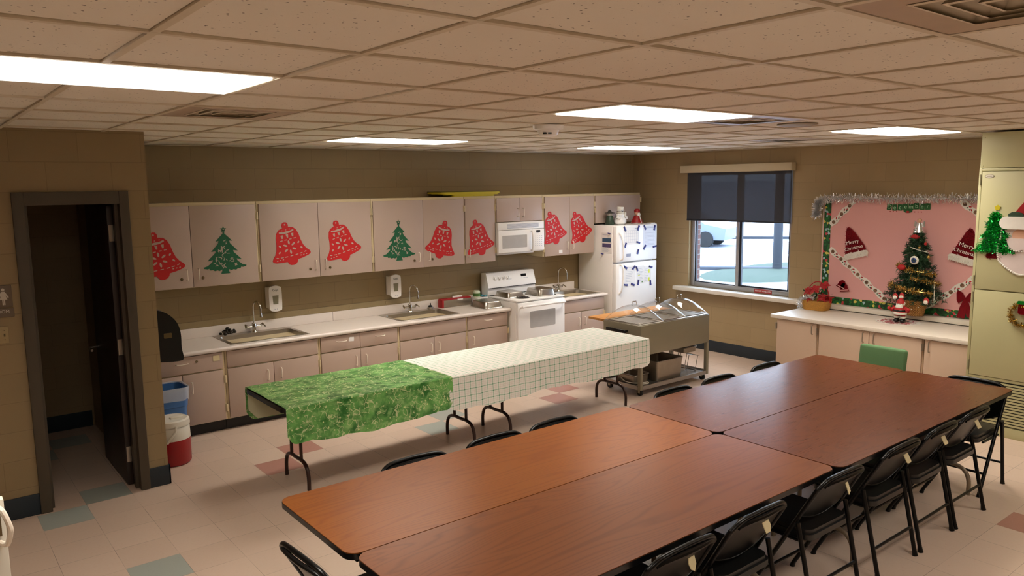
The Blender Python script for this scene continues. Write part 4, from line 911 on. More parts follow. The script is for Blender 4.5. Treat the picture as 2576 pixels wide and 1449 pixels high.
# figurines on the refrigerator
t = thing('snowman_figurine', (7.58, 7.2, 1.70), 'white ceramic snowman with hat on top of the refrigerator', 'figurine'); c_ = (7.58, 7.2, 1.70)
obj('body', G().lathe([(0, .001), (.05, .001), (.078, .02), (.085, .05), (.07, .085), (.05, .1), (.058, .115), (.06, .135), (.045, .155), (.035, .165), (.042, .18), (.04, .2), (.03, .208), (0, .21)], c_, 22), 'white', t)
obj('hat', G().lathe([(.06, .19), (.058, .197), (.042, .2), (.045, .235), (.038, .24), (0, .24)], c_, 20), 'felt_white', t)
obj('scarf', G().lathe([(.046, .15), (.055, .156), (.055, .168), (.04, .172)], c_, 18).box(7.60, 7.63, 7.135, 7.15, 1.80, 1.865, .004), 'off_white', t)
obj('face', G().ball((7.565, 7.163, 1.888), .004).ball((7.59, 7.161, 1.888), .004).ball((7.578, 7.155, 1.877), .005), 'ink', t)
for s_ in (-1, 1): obj('arm', G().tube([(7.58 + s_ * .05, 7.19, 1.83), (7.58 + s_ * .085, 7.17, 1.80), (7.58 + s_ * .06, 7.14, 1.785)], [.016, .018, .016], 8), 'white', t)
t = thing('elf_figurine', (7.46, 7.28, 1.70), 'dark green and white hatted figurine behind the snowman', 'figurine'); c_ = (7.46, 7.28, 1.70)
obj('body', G().lathe([(0, .001), (.06, .001), (.065, .02), (.05, .07), (.045, .11), (.03, .125), (0, .127)], c_, 18), mat('figurine_green', '2c4030', .4, var=.8, scale=50), t); obj('head', G().ball((7.46, 7.28, 1.835), .032), 'felt_white', t); obj('hat', G().lathe([(.07, .155), (.066, .162), (.03, .168), (.02, .19), (0, .2)], c_, 16), 'frame_dark', t)
t = thing('santa_candle', (7.91, 7.2, 1.70), 'small red robed santa figurine at the right of the refrigerator top', 'figurine'); c_ = (7.91, 7.2, 1.70)
obj('robe', G().lathe([(0, .001), (.085, .001), (.08, .02), (.055, .08), (.04, .11), (0, .115)], c_, 22), 'red2', t); obj('head', G().ball((7.91, 7.2, 1.845), .04, (1, .95, 1.05)), 'skin', t); obj('cap', G().lathe([(.042, .155), (.04, .185), (.028, .2), (0, .205)], c_, 18), 'red2', t)
obj('beard', G().ball((7.91, 7.168, 1.825), .028, (1.1, .6, 1.0)).lathe([(.086, .004), (.088, .01), (.086, .016)], c_, 22).tube([(7.91, 7.15, 1.80), (7.91, 7.12, 1.71)], .007, 6), 'felt_white', t); obj('eyes', G().ball((7.897, 7.162, 1.856), .004).ball((7.923, 7.162, 1.856), .004), 'ink', t)
# ================================================================= FOOD CART
t = thing('steam_table_cart', (6.55, 5.64, 0), 'grey wheeled steam table cart at the end of the clothed table', 'food cart'); CX0, CX1, CY0, CY1, CZ = 5.97, 7.12, 5.365, 5.915, .765
obj('body', G().box(CX0, CX1, CY0, CY1, .44, CZ - .002, .008), 'cart', t)
obj('top_plate', G().box(CX0 + .01, CX1 - .01, CY0 + .012, CY1 - .012, CZ - .0015, CZ + .004, .002), 'steel', t)
for k in range(3):
    cx = 6.165 + k * .377; g = G()
    for q in ((-.17, .17, -.225, -.2), (-.17, .17, .2, .225), (-.17, -.148, -.2, .2), (.148, .17, -.2, .2)): g.box(cx + q[0], cx + q[1], 5.64 + q[2], 5.64 + q[3], CZ + .0045, CZ + .011, .002)
    w_ = obj('well', g, 'dull_steel', t); obj('well_floor', G().box(cx - .147, cx + .147, 5.441, 5.839, CZ + .0045, CZ + .006), 'dull_steel', w_, smooth=False)
obj('push_handle', G().box(5.925, 5.969, 5.55, 5.56, .675, .70).box(5.925, 5.969, 5.80, 5.81, .675, .70).box(5.91, 5.935, 5.54, 5.82, .672, .705, .006), 'black', t)
for x in (CX0, CX1 - .04):
    for y in (CY0, CY1 - .04): obj('leg', G().box(x, x + .04, y, y + .04, .07, .4395, .003), 'cart', t)
obj('shelf', G().box(CX0 + .001, CX1 - .001, CY0 + .002, CY1 - .002, .085, .10).box(CX0 + .042, CX1 - .042, CY0, CY0 + .015, .07, .115, .002).box(CX0 + .042, CX1 - .042, CY1 - .015, CY1, .07, .115, .002).box(CX0, CX0 + .015, CY0 + .042, CY1 - .042, .07, .115, .002).box(CX1 - .015, CX1, CY0 + .042, CY1 - .042, .07, .115, .002), mat('shelf_steel', '9a9690', .25, .8, var=.08), t, smooth=False)
for x in (CX0 + .05, CX1 - .05):
    for y in (CY0 + .05, CY1 - .06):
        w_ = obj('caster', G().tube([(x - .012, y, .036), (x + .012, y, .036)], .036, 18), 'rubber', t); obj('fork', G().box(x - .018, x - .0135, y - .015, y + .015, .03, .0695).box(x + .0135, x + .018, y - .015, y + .015, .03, .0695).box(x - .02, x + .02, y - .02, y + .02, .0685, .0698), 'dull_steel', w_)
bd = obj('cutting_board', G().box(5.985, 7.10, 5.922, 6.165, CZ - .022, CZ + .004, .003), 'board', t, label='orange wooden cutting shelf')
for x in (6.03, 7.05): obj('bracket', G().prism([(5.916, .70), (5.916, CZ - .023), (6.10, CZ - .023), (5.98, .73)], .02, 0, Matrix(((0, 0, 1, x), (1, 0, 0, 0), (0, 1, 0, 0), (0, 0, 0, 1)))), 'cart', bd)
obj('power_cord', G().tube(smoothpts([(6.06, 5.75, .16), (6.0, 5.62, .125), (6.03, 5.5, .118), (6.1, 5.46, .118), (6.17, 5.44, .118), (6.13, 5.40, .12), (6.05, 5.41, .122)], 5), .006, 6), 'off_white', t)
proto = None
for k, lb in enumerate(('clear dome cover nearest the checked cloth on the food cart', 'middle clear dome cover on the food cart', 'clear dome cover at the window end of the food cart')):
    cx = 6.165 + k * .377
    if proto is None:
        proto = thing('dome_cover', (cx, 5.64, CZ + .011), lb, 'dome cover', 'clear dome covers on the food cart'); g = G(); n = 18; vs = {}; W, Dd, H = .178, .262, .165
        for a in range(n + 1):
            for b_ in range(n + 1):
                u, v_ = -1 + 2 * a / n, -1 + 2 * b_ / n; u, v_ = sin(u * pi / 2), sin(v_ * pi / 2)
                vs[a, b_] = g.v((cx + W * u, 5.64 + Dd * v_, CZ + .0125 + H * (1 - v_ ** 2) ** .6 * (1 - abs(u) ** 2.6) ** .55))
        for a in range(n):
            for b_ in range(n): g.face([vs[a, b_], vs[a + 1, b_], vs[a + 1, b_ + 1], vs[a, b_ + 1]])
        obj('dome', g, 'dome', proto); g = G(); rm = [(cx + x, 5.64 + y, CZ + .0155) for x, y in rrect(2 * W, 2 * Dd, .02)]; g.tube(rm, .004, 6, True); obj('rim', g, 'dome', proto)
        zt = CZ + .0125 + H; obj('handle', G().tube([(cx - .035, 5.64, zt - .005), (cx - .035, 5.64, zt + .03), (cx - .03, 5.64, zt + .035), (cx + .03, 5.64, zt + .035), (cx + .035, 5.64, zt + .03), (cx + .035, 5.64, zt - .005)], .0045, 8), 'chrome', proto)
    else: dup(proto, (cx, 5.64, CZ + .011), None, lb)
def open_pan(x0, x1, y0, y1, z0, h, label, m='dull_steel'):
    t = thing('deep_pan', ((x0 + x1) / 2, (y0 + y1) / 2, z0), label, 'steel pan', 'pans stored under the food cart'); g = G(); cx, cy = (x0 + x1) / 2, (y0 + y1) / 2; r0 = rrect(x1 - x0, y1 - y0, .03); r1 = [(a * .94, b_ * .94) for a, b_ in r0]; n = len(r0)
    L0 = [g.v((cx + a, cy + b_, z0 + h)) for a, b_ in r0]; L1 = [g.v((cx + a * .97, cy + b_ * .97, z0 + h * .75)) for a, b_ in r0]; L2 = [g.v((cx + a, cy + b_, z0 + .002)) for a, b_ in r1]
    for A_, B_ in ((L0, L1), (L1, L2)):
        for k in range(n): g.face([A_[k], A_[(k + 1) % n], B_[(k + 1) % n], B_[k]])
    g.face(L2); obj('body', g, m, t); obj('rim', G().tube([(cx + a, cy + b_, z0 + h) for a, b_ in r0], .007, 6, True), m, t)
open_pan(6.30, 6.74, 5.42, 5.80, .101, .215, 'large deep steel pan on the lower cart shelf'); open_pan(6.03, 6.27, 5.50, 5.80, .101, .09, 'shallow dark pan at the left of the lower cart shelf')
t = thing('wire_rack', (6.93, 5.62, .10), 'folding wire rack standing on the lower cart shelf', 'wire rack'); mt = Matrix.Translation((6.92, 5.60, .101)) @ Matrix.Rotation(math.radians(14), 4, 'Y')
for y in (-.12, 0, .12):
    g = G(mt)
    for x in (-.1, .1): g.tube([(x, y, .012), (x, y, .20)], .004, 6)
    g.tube([(-.1, y, .2), (.1, y, .2)], .004, 6); g.tube([(-.1, y, .03), (.1, y, .03)], .004, 6)
    obj('upright', g, 'chrome', t)
g = G(mt)
for k in range(7): g.tube([(-.11 + k * .036, -.14, .205), (-.11 + k * .036, .14, .205)], .003, 5); g.tube([(-.11 + k * .036, -.14, .035), (-.11 + k * .036, .14, .035)], .003, 5)
obj('grid', g, 'chrome', t)
open_pan(6.83, 7.06, 5.48, 5.78, .325, .06, 'small steel pan resting on the wire rack under the cart')
# ================================================================= LEFT CORNER: COOLER AND BIN
t = thing('water_cooler_jug', (1.605, 6.56, 0), 'red and white insulated drink jug on the floor by the wall corner', 'drink cooler'); c_ = (1.605, 6.56, 0)
obj('body', G().lathe([(0, .002), (.125, .002), (.14, .02), (.142, .22), (.142, .221)], c_, 32), 'cooler_red', t); obj('collar', G().lathe([(.1425, .215), (.139, .31), (.13, .325)], c_, 32), 'off_white', t)
obj('lid', G().lathe([(.142, .325), (.144, .335), (.14, .37), (.125, .38), (.10, .375), (0, .372)], c_, 32).box(1.60, 1.70, 6.54, 6.58, .372, .384, .004), 'off_white', t)
obj('handle', G().tube([(1.605, 6.415, .34), (1.60, 6.405, .30), (1.53, 6.415, .21)], .010, 8), 'off_white', t)
t = thing('waste_bin', (1.645, 6.90, 0), 'blue waste bin with clear liner behind the drink jug', 'waste bin'); g = G(); r0 = rrect(.34, .28, .05); n = len(r0); L = []
for z, k_ in ((.002, .78), (.40, .93), (.405, .97), (.56, 1.0)): L.append([g.v((1.645 + a * k_, 6.89 + b_ * k_, z)) for a, b_ in r0])
L.append([g.v((1.645 + a * .97, 6.89 + b_ * .97, .56)) for a, b_ in r0]); L.append([g.v((1.645 + a * .75, 6.89 + b_ * .75, .02)) for a, b_ in r0])
for A_, B_ in zip(L, L[1:]):
    for k in range(n): g.face([A_[k], A_[(k + 1) % n], B_[(k + 1) % n], B_[k]])
g.face(L[-1]); obj('bin', g, 'blue_bin', t)
g = G(); rr = random.Random(4); L = []
for z, k_ in ((.50, .97), (.568, 1.01), (.57, 1.05), (.50, 1.05), (.46, 1.04)): L.append([g.v((1.645 + a * k_ * (1 + rr.uniform(-.01, .015)), 6.89 + b_ * k_ * (1 + rr.uniform(-.01, .015)), z + rr.uniform(-.012, .012) * (z < .5))) for a, b_ in r0])
for A_, B_ in zip(L, L[1:]):
    for k in range(n): g.face([A_[k], A_[(k + 1) % n], B_[(k + 1) % n], B_[k]])
lm_ = mat('bin_liner', 'd4dce8', .3); lm_.node_tree.nodes['Principled BSDF'].inputs['Alpha'].default_value = .5; obj('liner', g, lm_, t)
# ================================================================= RIGHT WALL: COUNTER, BOARD, TALL CABINET
def low_cab(y0, y1, label, doors, hinges):
    t = thing('storage_cabinet', (7.95, (y0 + y1) / 2, 0), label, 'base cabinet', 'low cabinets along the window wall')
    obj('carcass', G().box(7.56, XR - .004, y0 + .001, y1 - .001, .08, .743, .002), mat('low_edge', 'b99f82', .5), t); obj('toe_kick', G().box(7.62, 7.68, y0 + .001, y1 - .001, 0, .079), 'black', t, smooth=False)
    for a, b_, hy in doors:
        d = obj('door', G().box(7.539, 7.559, a, b_, .09, .738, .0025), mat('low_door', 'c7ad96', .45, var=.02), t)
        if hy: obj('handle', G().tube(smoothpts([(7.539, hy, .625), (7.512, hy, .63), (7.509, hy, .675), (7.512, hy, .72), (7.539, hy, .725)], 3), .0045, 8), 'dull_steel', d)
    for hy, hz in hinges: obj('hinge', G().tube([(7.535, hy, hz - .035), (7.535, hy, hz + .035)], .0065, 8).box(7.5375, 7.5395, hy - .012, hy + .012, hz - .035, hz + .035), 'dull_steel', t)
low_cab(4.285, 4.785, 'low single-door cabinet under the poinsettia basket', [(4.30, 4.772, 4.34)], [(4.778, .66), (4.291, .66)])
low_cab(3.205, 4.283, 'low double-door cabinet behind the green chair', [(3.735, 4.27, 3.785), (3.218, 3.728, 3.672)], [(3.21, .66)])
low_cab(2.775, 3.203, 'low single-door cabinet next to the tall beige cabinet', [(2.79, 3.19, 3.145)], [])
obj('countertop', G().box(7.52, XR - .002, 2.772, 4.845, .7445, .785, .005), 'counter2', label='cream countertop along the window wall below the bulletin board', cat='countertop')
# bulletin board
BX = 8.352
t = thing('bulletin_board', (8.37, 3.9, .845), 'pink bulletin board with green garland border above the right counter', 'bulletin board')
obj('backing', G().box(8.36, 8.398, 2.95, 4.745, .85, 2.06), 'off_white', t); obj('pink_paper', G().box(8.355, 8.3595, 2.955, 4.735, .855, 2.055), 'pink', t, smooth=False)
obj('garland_border', G().box(BX - .001, 8.3545, 4.642, 4.722, .855, 2.05).box(BX - .0015, 8.3545, 2.96, 4.642, .847, .925), 'garland', t, smooth=False)
def border_strip(p, q, label):
    (y0, z0), (y1, z1) = p, q; d = Vector((-(y1 - y0), z1 - z0, 0)); L_ = d.length; a = math.atan2(d.y, d.x); mt = MX(y0, z0, BX - .0005) @ rot2(a)
    t = thing('border_strip', (BX, (y0 + y1) / 2, (z0 + z1) / 2), label, 'paper border', 'printed border strips on the bulletin board'); top = []; bot = []; n = int(L_ / .012)
    for k in range(n + 1): x = L_ * k / n; top.append((x, .030 + .008 * sin(x * 36))); bot.append((x, -.030 + .008 * sin(x * 36 + 2)))
    g = G(mt); g.prism(bot + top[::-1], .001); x = .05
    while x < L_ - .03:
        g.mi = 1; g.prism(circ(.021, 14), .0006, .001, Matrix.Translation((x, 0, 0))); g.mi = 2
        if x + .1 < L_: g.prism(rrect(.026, .012, .004, 2), .0006, .001, Matrix.Translation((x + .055, .01, 0)) @ rot2(.6)); g.prism(rrect(.022, .012, .004, 2), .0006, .001, Matrix.Translation((x + .085, -.008, 0)) @ rot2(-.5)); g.__dict__.update(mi=3); g.prism([(-.01, -.008), (.01, -.008), (0, .012)], .0006, .001, Matrix.Translation((x + .07, -.014, 0))); g.prism([(-.008, -.006), (.008, -.006), (0, .01)], .0006, .001, Matrix.Translation((x + .04, -.012, 0)))
        x += .13
    obj('strip', g, ['felt_white', 'wreathprint', 'petal', 'leaf'], t, smooth=False)
border_strip((4.64, 1.745), (4.375, 2.02), 'white printed border strip across the upper left board corner'); border_strip((4.64, 1.475), (3.955, .94), 'long white printed border strip from the left edge down to the tree')
border_strip((3.56, .92), (3.05, 1.30), 'white printed border strip rising from the tree to the right'); border_strip((3.27, 2.03), (3.05, 1.86), 'short white printed border strip at the upper right board corner')
t = thing('december_banner', (BX, 3.78, 1.93), 'green December banner at the top of the bulletin board', 'banner'); g = G(); gl = G(); W_ = 'December'
ty = [0, -.006, -.004, .004, .004, .012, .008, .01]
for k, ch_ in enumerate(W_):
    y = 3.98 - k * .0565; g.prism([(p[0], p[1]) for p in rrect(.052, .066, .006, 2)], .002, 0, MX(y, 1.962 + ty[k], BX - .001) @ rot2((-.12, .02, -.03, .05, -.02, .06, -.05, .04)[k]))
g.prism(circ(.038, 16, 1.25, .8), .0015, 0, MX(3.785, 1.93, BX - .001)); obj('tile', g, mat('banner_green', '1a5c2a', .6), t, smooth=False)
for k, ch_ in enumerate(W_): text('letter', ch_, .062, MX(3.98 - k * .0565, 1.962 + ty[k], BX - .0035) @ rot2((-.12, .02, -.03, .05, -.02, .06, -.05, .04)[k]), 'letters', t)
g = G(); [g.prism(circ(.006, 8), .001, 0, MX(3.97 - k * .034 - (.12 if k > 2 else 0), 1.913, BX - .001)) for k in range(7)]; g.prism(circ(.012, 10, 1.6, 1), .001, .0016, MX(3.785, 1.912, BX - .001)); obj('berry', g, 'petal', t)
def tinsel(name, path, n, L_, w, rad, m, label, cat, parent=None, group=None):
    P = smoothpts(path, 8); g = G()
    def fn(u):
        f = u * (len(P) - 1); i = min(int(f), len(P) - 2); q = f - i; return P[i].lerp(P[i + 1], q), (P[i + 1] - P[i]).normalized()
    g.strips(fn, n, L_, w, rad); g.tube(P, .004, 5); return obj(name, g, m, parent, label=label, cat=cat, group=group, smooth=False)
tinsel('tinsel_garland', [(8.31, 4.80, 1.84), (8.31, 4.79, 1.95), (8.31, 4.74, 2.03), (8.31, 4.4, 2.055), (8.31, 3.9, 2.05), (8.31, 3.4, 2.055), (8.31, 2.98, 2.06)], 2600, .06, .005, .02, 'silver', 'silver tinsel garland draped along the bulletin board top', 'tinsel garland')
def hat(y, z, a, label, text_on=True):
    mt = MX(y, z, BX - .001) @ rot2(a); t = thing('santa_hat', (BX, y, z), label, 'santa hat', 'red Merry Christmas hats on the bulletin board')
    pl = [(-.125, .0), (.125, .0), (.115, .06), (.085, .13), (.05, .21), (.015, .275), (-.01, .3), (-.035, .29), (-.055, .25), (-.075, .17), (-.1, .09)]
    g = G(mt); g.prism(pl, .012); rr = random.Random(9)
    for k in range(420):
        u = rr.random(); zz = .29 * u; wv = .12 * (1 - u) + .01; xx = rr.uniform(-wv, wv) - .02 * u; d_ = Vector((rr.gauss(0, 1), rr.gauss(0, 1), abs(rr.gauss(0, .5)))).normalized() * .018; p = Vector((xx, zz, .012)); s_ = Vector((.002, .001, 0)); g.quad(p - s_, p + s_, p + d_ + s_, p + d_ - s_)
    obj('crown', g, 'tinsel_red', t, smooth=False); g = G(mt); g.prism(rrect(.275, .065, .03), .022, 0, Matrix.Translation((0, -.022, 0)))
    for k in range(260):
        p = Vector((rr.uniform(-.135, .135), rr.uniform(-.052, .008), .02)); d_ = Vector((rr.gauss(0, .8), rr.gauss(-.3, .8), abs(rr.gauss(0, .4)))).normalized() * .02; s_ = Vector((.002, .001, 0)); g.quad(p - s_, p + s_, p + d_ + s_, p + d_ - s_)
    obj('fur_brim', g, 'felt_white', t, smooth=False)
    text('lettering', 'Merry', .06, mt @ Matrix.Translation((0, .125, .03)) @ Matrix.Shear('XZ', 4, (0, 0)), 'felt_white', t); text('lettering', 'Christmas', .052, mt @ Matrix.Translation((0, .06, .03)), 'felt_white', t)
hat(4.325, 1.445, .28, 'red sequin santa hat lettered Merry Christmas, left of the tree'); hat(3.21, 1.465, -.25, 'red sequin santa hat partly hidden by the tall beige cabinet')
t = thing('bell_ornament', (BX, 4.46, 1.03), 'pair of small dark red bells pinned to the lower left board', 'bell decoration')
bp_ = [(-.055, 0), (.055, 0), (.042, .03), (.036, .07), (.015, .095), (-.015, .095), (-.036, .07), (-.042, .03)]
for y, z, a in ((4.49, 1.035, -.4), (4.435, 1.0, .15)): b_ = obj('bell', G(MX(y, z, BX - .001) @ rot2(a)).prism(bp_, .012), 'tinsel_red', t); obj('band', G(MX(y, z, BX - .001) @ rot2(a)).box(-.05, .05, .012, .02, .012, .014), 'pink', b_)
t = thing('bow_ornament', (BX, 3.17, .87), 'dark red glitter bow at the lower right of the board', 'bow')
bw = [(0, 0), (.03, .05), (.075, .075), (.085, .04), (.08, -.03), (.06, -.06), (.03, -.03)]
obj('loop', G(MX(3.165, 1.06, BX - .002)).prism([(-a, b_) for a, b_ in bw], .014), 'tinsel_red', t); obj('loop', G(MX(3.165, 1.06, BX - .002)).prism(bw, .014), 'tinsel_red', t)
obj('tail', G(MX(3.165, 1.06, BX - .002)).prism([(-.012, 0), (.012, 0), (.02, -.1), (0, -.21), (-.07, -.2), (-.05, -.1)], .01), 'tinsel_red', t); obj('tail', G(MX(3.165, 1.06, BX - .002)).prism([(-.012, 0), (.012, 0), (.05, -.1), (.07, -.2), (.02, -.19), (.0, -.1)], .008), 'tinsel_red', t)
# small Christmas tree in a basket pot on the sill
TX, TY, TZ = 8.275, 3.60, .845
t = thing('christmas_tree', (TX, TY, TZ), 'small decorated Christmas tree in a tan pot before the bulletin board', 'Christmas tree')
obj('pot', G().lathe([(0, .001), (.085, .001), (.118, .15), (.125, .16), (.12, .165), (.1, .16), (0, .15)], (TX - .05, TY, TZ), 24), 'weave', t)
obj('trunk', G().tube([(TX - .05, TY, TZ + .14), (TX - .055, TY, TZ + .9)], [.018, .006], 8), 'bronze', t)
for nm, seed, cnt, m_ in (('foliage', 1, 2600, 'needle'), ('foliage', 2, 1700, 'needle2')):
    rr = random.Random(seed); g = G()
    for k in range(cnt // 12):
        h = rr.random() ** 1.15; z = TZ + .16 + .70 * h; rad = (.27 * (1 - h) ** .8 + .035) * rr.uniform(.6, 1.1); a = rr.uniform(0, 2 * pi); bx = Vector((TX - .055, TY, z + .03)); ex = Vector((TX - .055 + rad * cos(a) * .62 - .02, TY + rad * sin(a), z - .02 + rr.uniform(-.03, .06)))
        ex.x = min(ex.x, BX - .012)
        for q in range(46):
            u = rr.uniform(.15, 1); p = bx.lerp(ex, u); d_ = ((ex - bx).normalized() * .5 + Vector((rr.gauss(0, .7), rr.gauss(0, .7), rr.gauss(0, .7)))).normalized() * .034; wv = d_.cross(Vector((rr.gauss(0, 1), rr.gauss(0, 1), rr.gauss(0, 1)))).normalized() * .0035; e_ = p + d_; e_.x = min(e_.x, BX - .004); p.x = min(p.x, BX - .006)
            g.quad(p - wv, p + wv, e_ + wv * .4, e_ - wv * .4)
    obj(nm, g, m_, t, smooth=False)
def around(h, a0, a1, k=10):
    o_ = []
    for q in range(k + 1):
        a = a0 + (a1 - a0) * q / k; hh = h[0] + (h[1] - h[0]) * q / k; rad = .25 * (1 - hh) ** .8 + .04; o_.append((min(TX - .055 + rad * cos(a) * .66, BX - .03), TY + rad * sin(a), TZ + .16 + .70 * hh))
    return o_
gg = 'gold tinsel on the small Christmas tree'
tinsel('tinsel_strand', around((.52, .40), pi * .55, pi * 1.45), 500, .035, .004, .012, 'gold', 'gold tinsel strand around the upper middle of the tree', 'tinsel', group=gg); tinsel('tinsel_strand', around((.22, .14), pi * .5, pi * 1.3), 560, .038, .004, .012, 'gold', 'gold tinsel strand around the lower left of the tree', 'tinsel', group=gg)
tinsel('tinsel_strand', around((.36, .26), pi * 1.0, pi * 1.5), 300, .034, .004, .012, 'gold', 'gold tinsel strand hanging at the right side of the tree', 'tinsel', group=gg)
g = G(); pts = around((.80, .72), pi * .8, pi * 1.35, 14) + around((.30, .02), pi * 1.35, pi * 1.3, 14) + [(TX - .2, TY - .03, TZ + .08), (TX - .19, TY + .02, TZ + .06), (TX - .2, TY + .06, TZ + .12), (TX - .22, TY + .10, TZ + .17)]
for p in smoothpts(pts, 3)[::1]: g.ball(p, .0055, n=6)
obj('bead_string', g, 'off_white', label='string of pale beads looping down the tree and pot', cat='bead string')
t = thing('angel_topper', (TX - .06, TY, 1.70), 'silver angel tree topper', 'tree topper'); obj('gown', G().lathe([(.055, 0), (.05, .02), (.028, .08), (.018, .1), (0, .102)], (TX - .06, TY, 1.71), 14), 'silver', t); obj('head', G().ball((TX - .06, TY, 1.832), .022), 'skin', t)
obj('wings', G(MX(TY, 1.79, TX - .05)).prism([(0, 0), (-.05, .04), (-.055, -.02), (0, -.03), (.055, -.02), (.05, .04)], .004), 'silver', t)
def orn(name, y, z, r, m, label, sc=(1, 1, 1), extra=None, dx=0):
    hh = (z - TZ - .16) / .70; x = TX - .055 - (.25 * max(0, 1 - hh) ** .8 + .03) * .66 - .01 + dx; t = thing(name, (x, y, z), label, 'ornament', 'ornaments on the small Christmas tree'); obj('body', G().ball((x, y, z), r, sc), m, t); obj('cap', G().lathe([(.006, 0), (.006, .008), (0, .009)], (x, y, z + r * sc[2]), 8), 'gold', t)
    for nm, c_, rr_, s2, mm in (extra or []): obj(nm, G().ball((x + c_[0], y + c_[1], z + c_[2]), rr_, s2), mm, t)
orn('disc_ornament', 3.585, 1.43, .045, 'felt_white', 'white round ornament with a blue centre', (.3, 1, 1), [('blue_centre', (-.012, 0, 0), .026, (.3, 1, 1), mat('orn_blue', '24408c', .4))])
orn('red_ornament', 3.70, 1.35, .035, 'petal', 'red ornament at the left middle of the tree', (1, 1.2, .9)); orn('red_ornament', 3.615, 1.665, .03, 'petal', 'red bow ornament just below the angel', (.8, 1.6, .8)); orn('red_ornament', 3.50, 1.60, .016, 'petal', 'tiny dark red ball near the upper right of the tree')
orn('gold_ornament', 3.555, 1.56, .014, 'gold', 'tiny gold ball below the angel'); orn('gold_ornament', 3.45, 1.47, .016, 'gold', 'tiny gold ball at the right side of the tree')
for y, z, lb in ((3.72, 1.05, 'santa face ornament above the toy santa'), (3.655, 1.06, 'santa face ornament right of the other, above the toy santa'), (3.41, 1.035, 'santa face ornament at the lower right of the tree')): orn('face_ornament', y, z, .03, 'petal', lb, (.5, .9, 1.1), [('beard', (-.011, 0, -.012), .022, (.5, 1, 1), 'felt_white'), ('face', (-.014, 0, .006), .012, (.5, 1, .8), 'skin')])
# toy santa, mat, flower basket on the counter
SX, SY, SZ = 7.985, 3.64, .789
t = thing('candy_mat', (8.05, 3.68, .786), 'round white mat with pink and white striped frill under the toy santa', 'mat'); obj('base', G().lathe([(0, .003), (.205, .003), (.205, 0), (0, 0)], (8.03, 3.68, .7855), 36, .95, 1.05), 'felt_white', t); rr = random.Random(2); g = G()
for k in range(220):
    a = rr.uniform(0, 2 * pi); q = rr.uniform(.06, .18); p = Vector((8.03 + q * cos(a), 3.68 + q * sin(a), .789)); d_ = Vector((rr.gauss(0, 1), rr.gauss(0, 1), 0)).normalized() * .03; n_ = Vector((-d_.y, d_.x, 0)).normalized() * .006; g.quad(p - n_, p + n_, p + d_ + n_ + Vector((0, 0, .006)), p + d_ - n_ + Vector((0, 0, .006)))
obj('frill', g, 'candy', t, smooth=False)
t = thing('toy_santa', (SX, SY, SZ), 'toy santa with white beard standing on the round mat', 'figurine'); SZ += .005
for s_ in (-1, 1): obj('boot', G().ball((SX - .008, SY + s_ * .03, SZ + .02), .028, (1.3, 1, .75)).lathe([(.022, .02), (.022, .05), (0, .05)], (SX, SY + s_ * .03, SZ), 12), 'black', t); obj('leg', G().lathe([(.023, .045), (.026, .09), (0, .09)], (SX, SY + s_ * .028, SZ), 12), 'petal', t)
obj('cuffs', G().lathe([(.027, .045), (.03, .052), (.03, .06), (.026, .066)], (SX, SY - .029, SZ), 14).lathe([(.027, .045), (.03, .052), (.03, .06), (.026, .066)], (SX, SY + .029, SZ), 14).lathe([(.064, .085), (.068, .092), (.068, .104), (.06, .112)], (SX, SY, SZ), 18), 'felt_white', t)
obj('coat', G().lathe([(.058, .08), (.065, .10), (.06, .14), (.045, .165), (0, .172)], (SX, SY, SZ), 18), 'petal', t); obj('belt', G().lathe([(.0635, .115), (.066, .119), (.0655, .13), (.062, .134)], (SX, SY, SZ), 18), 'black', t)
obj('head', G().ball((SX, SY, SZ + .185), .04), 'skin', t); obj('beard', G().ball((SX - .026, SY, SZ + .16), .04, (.6, 1, 1.1)).ball((SX + .005, SY, SZ + .195), .043, (.9, 1.05, .8)), 'felt_white', t); obj('hat', G().lathe([(.042, .2), (.035, .225), (.012, .25), (0, .255)], (SX, SY, SZ), 16), 'petal', t)
for s_ in (-1, 1): obj('arm', G().tube([(SX, SY + s_ * .05, SZ + .15), (SX - .015, SY + s_ * .085, SZ + .125), (SX - .035, SY + s_ * .095, SZ + .14)], [.02, .02, .017], 8).ball((SX - .04, SY + s_ * .097, SZ + .143), .018), 'petal', t)
obj('eyes', G().ball((SX - .039, SY + .012, SZ + .192), .0045).ball((SX - .039, SY - .012, SZ + .192), .0045), 'ink', t)
FX_, FY_, FZ = 8.16, 4.665, .786
t = thing('flower_basket', (FX_, FY_, FZ), 'wicker basket of red poinsettias at the left end of the counter', 'flower basket'); g = G(); r0 = rrect(.22, .30, .06); n = len(r0); L = [[g.v((FX_ + a * k_, FY_ + b_ * k_, FZ + z)) for a, b_ in r0] for z, k_ in ((.001, .86), (.06, .96), (.11, 1.0), (.11, .94), (.03, .85))]
for A_, B_ in zip(L, L[1:]):
    for k in range(n): g.face([A_[k], A_[(k + 1) % n], B_[(k + 1) % n], B_[k]])
g.face(L[0][::-1]); g.face(L[-1]); obj('basket', g, mat('wicker', 'b98434', .5, var=.45, scale=90, bump=.5), t)
obj('handle', G().tube([(FX_ + .02, FY_ - .145 * cos(a) , FZ + .1 + .22 * sin(a)) for a in [pi * k / 14 for k in range(15)]], .006, 6), 'petal', t)
rr = random.Random(11)
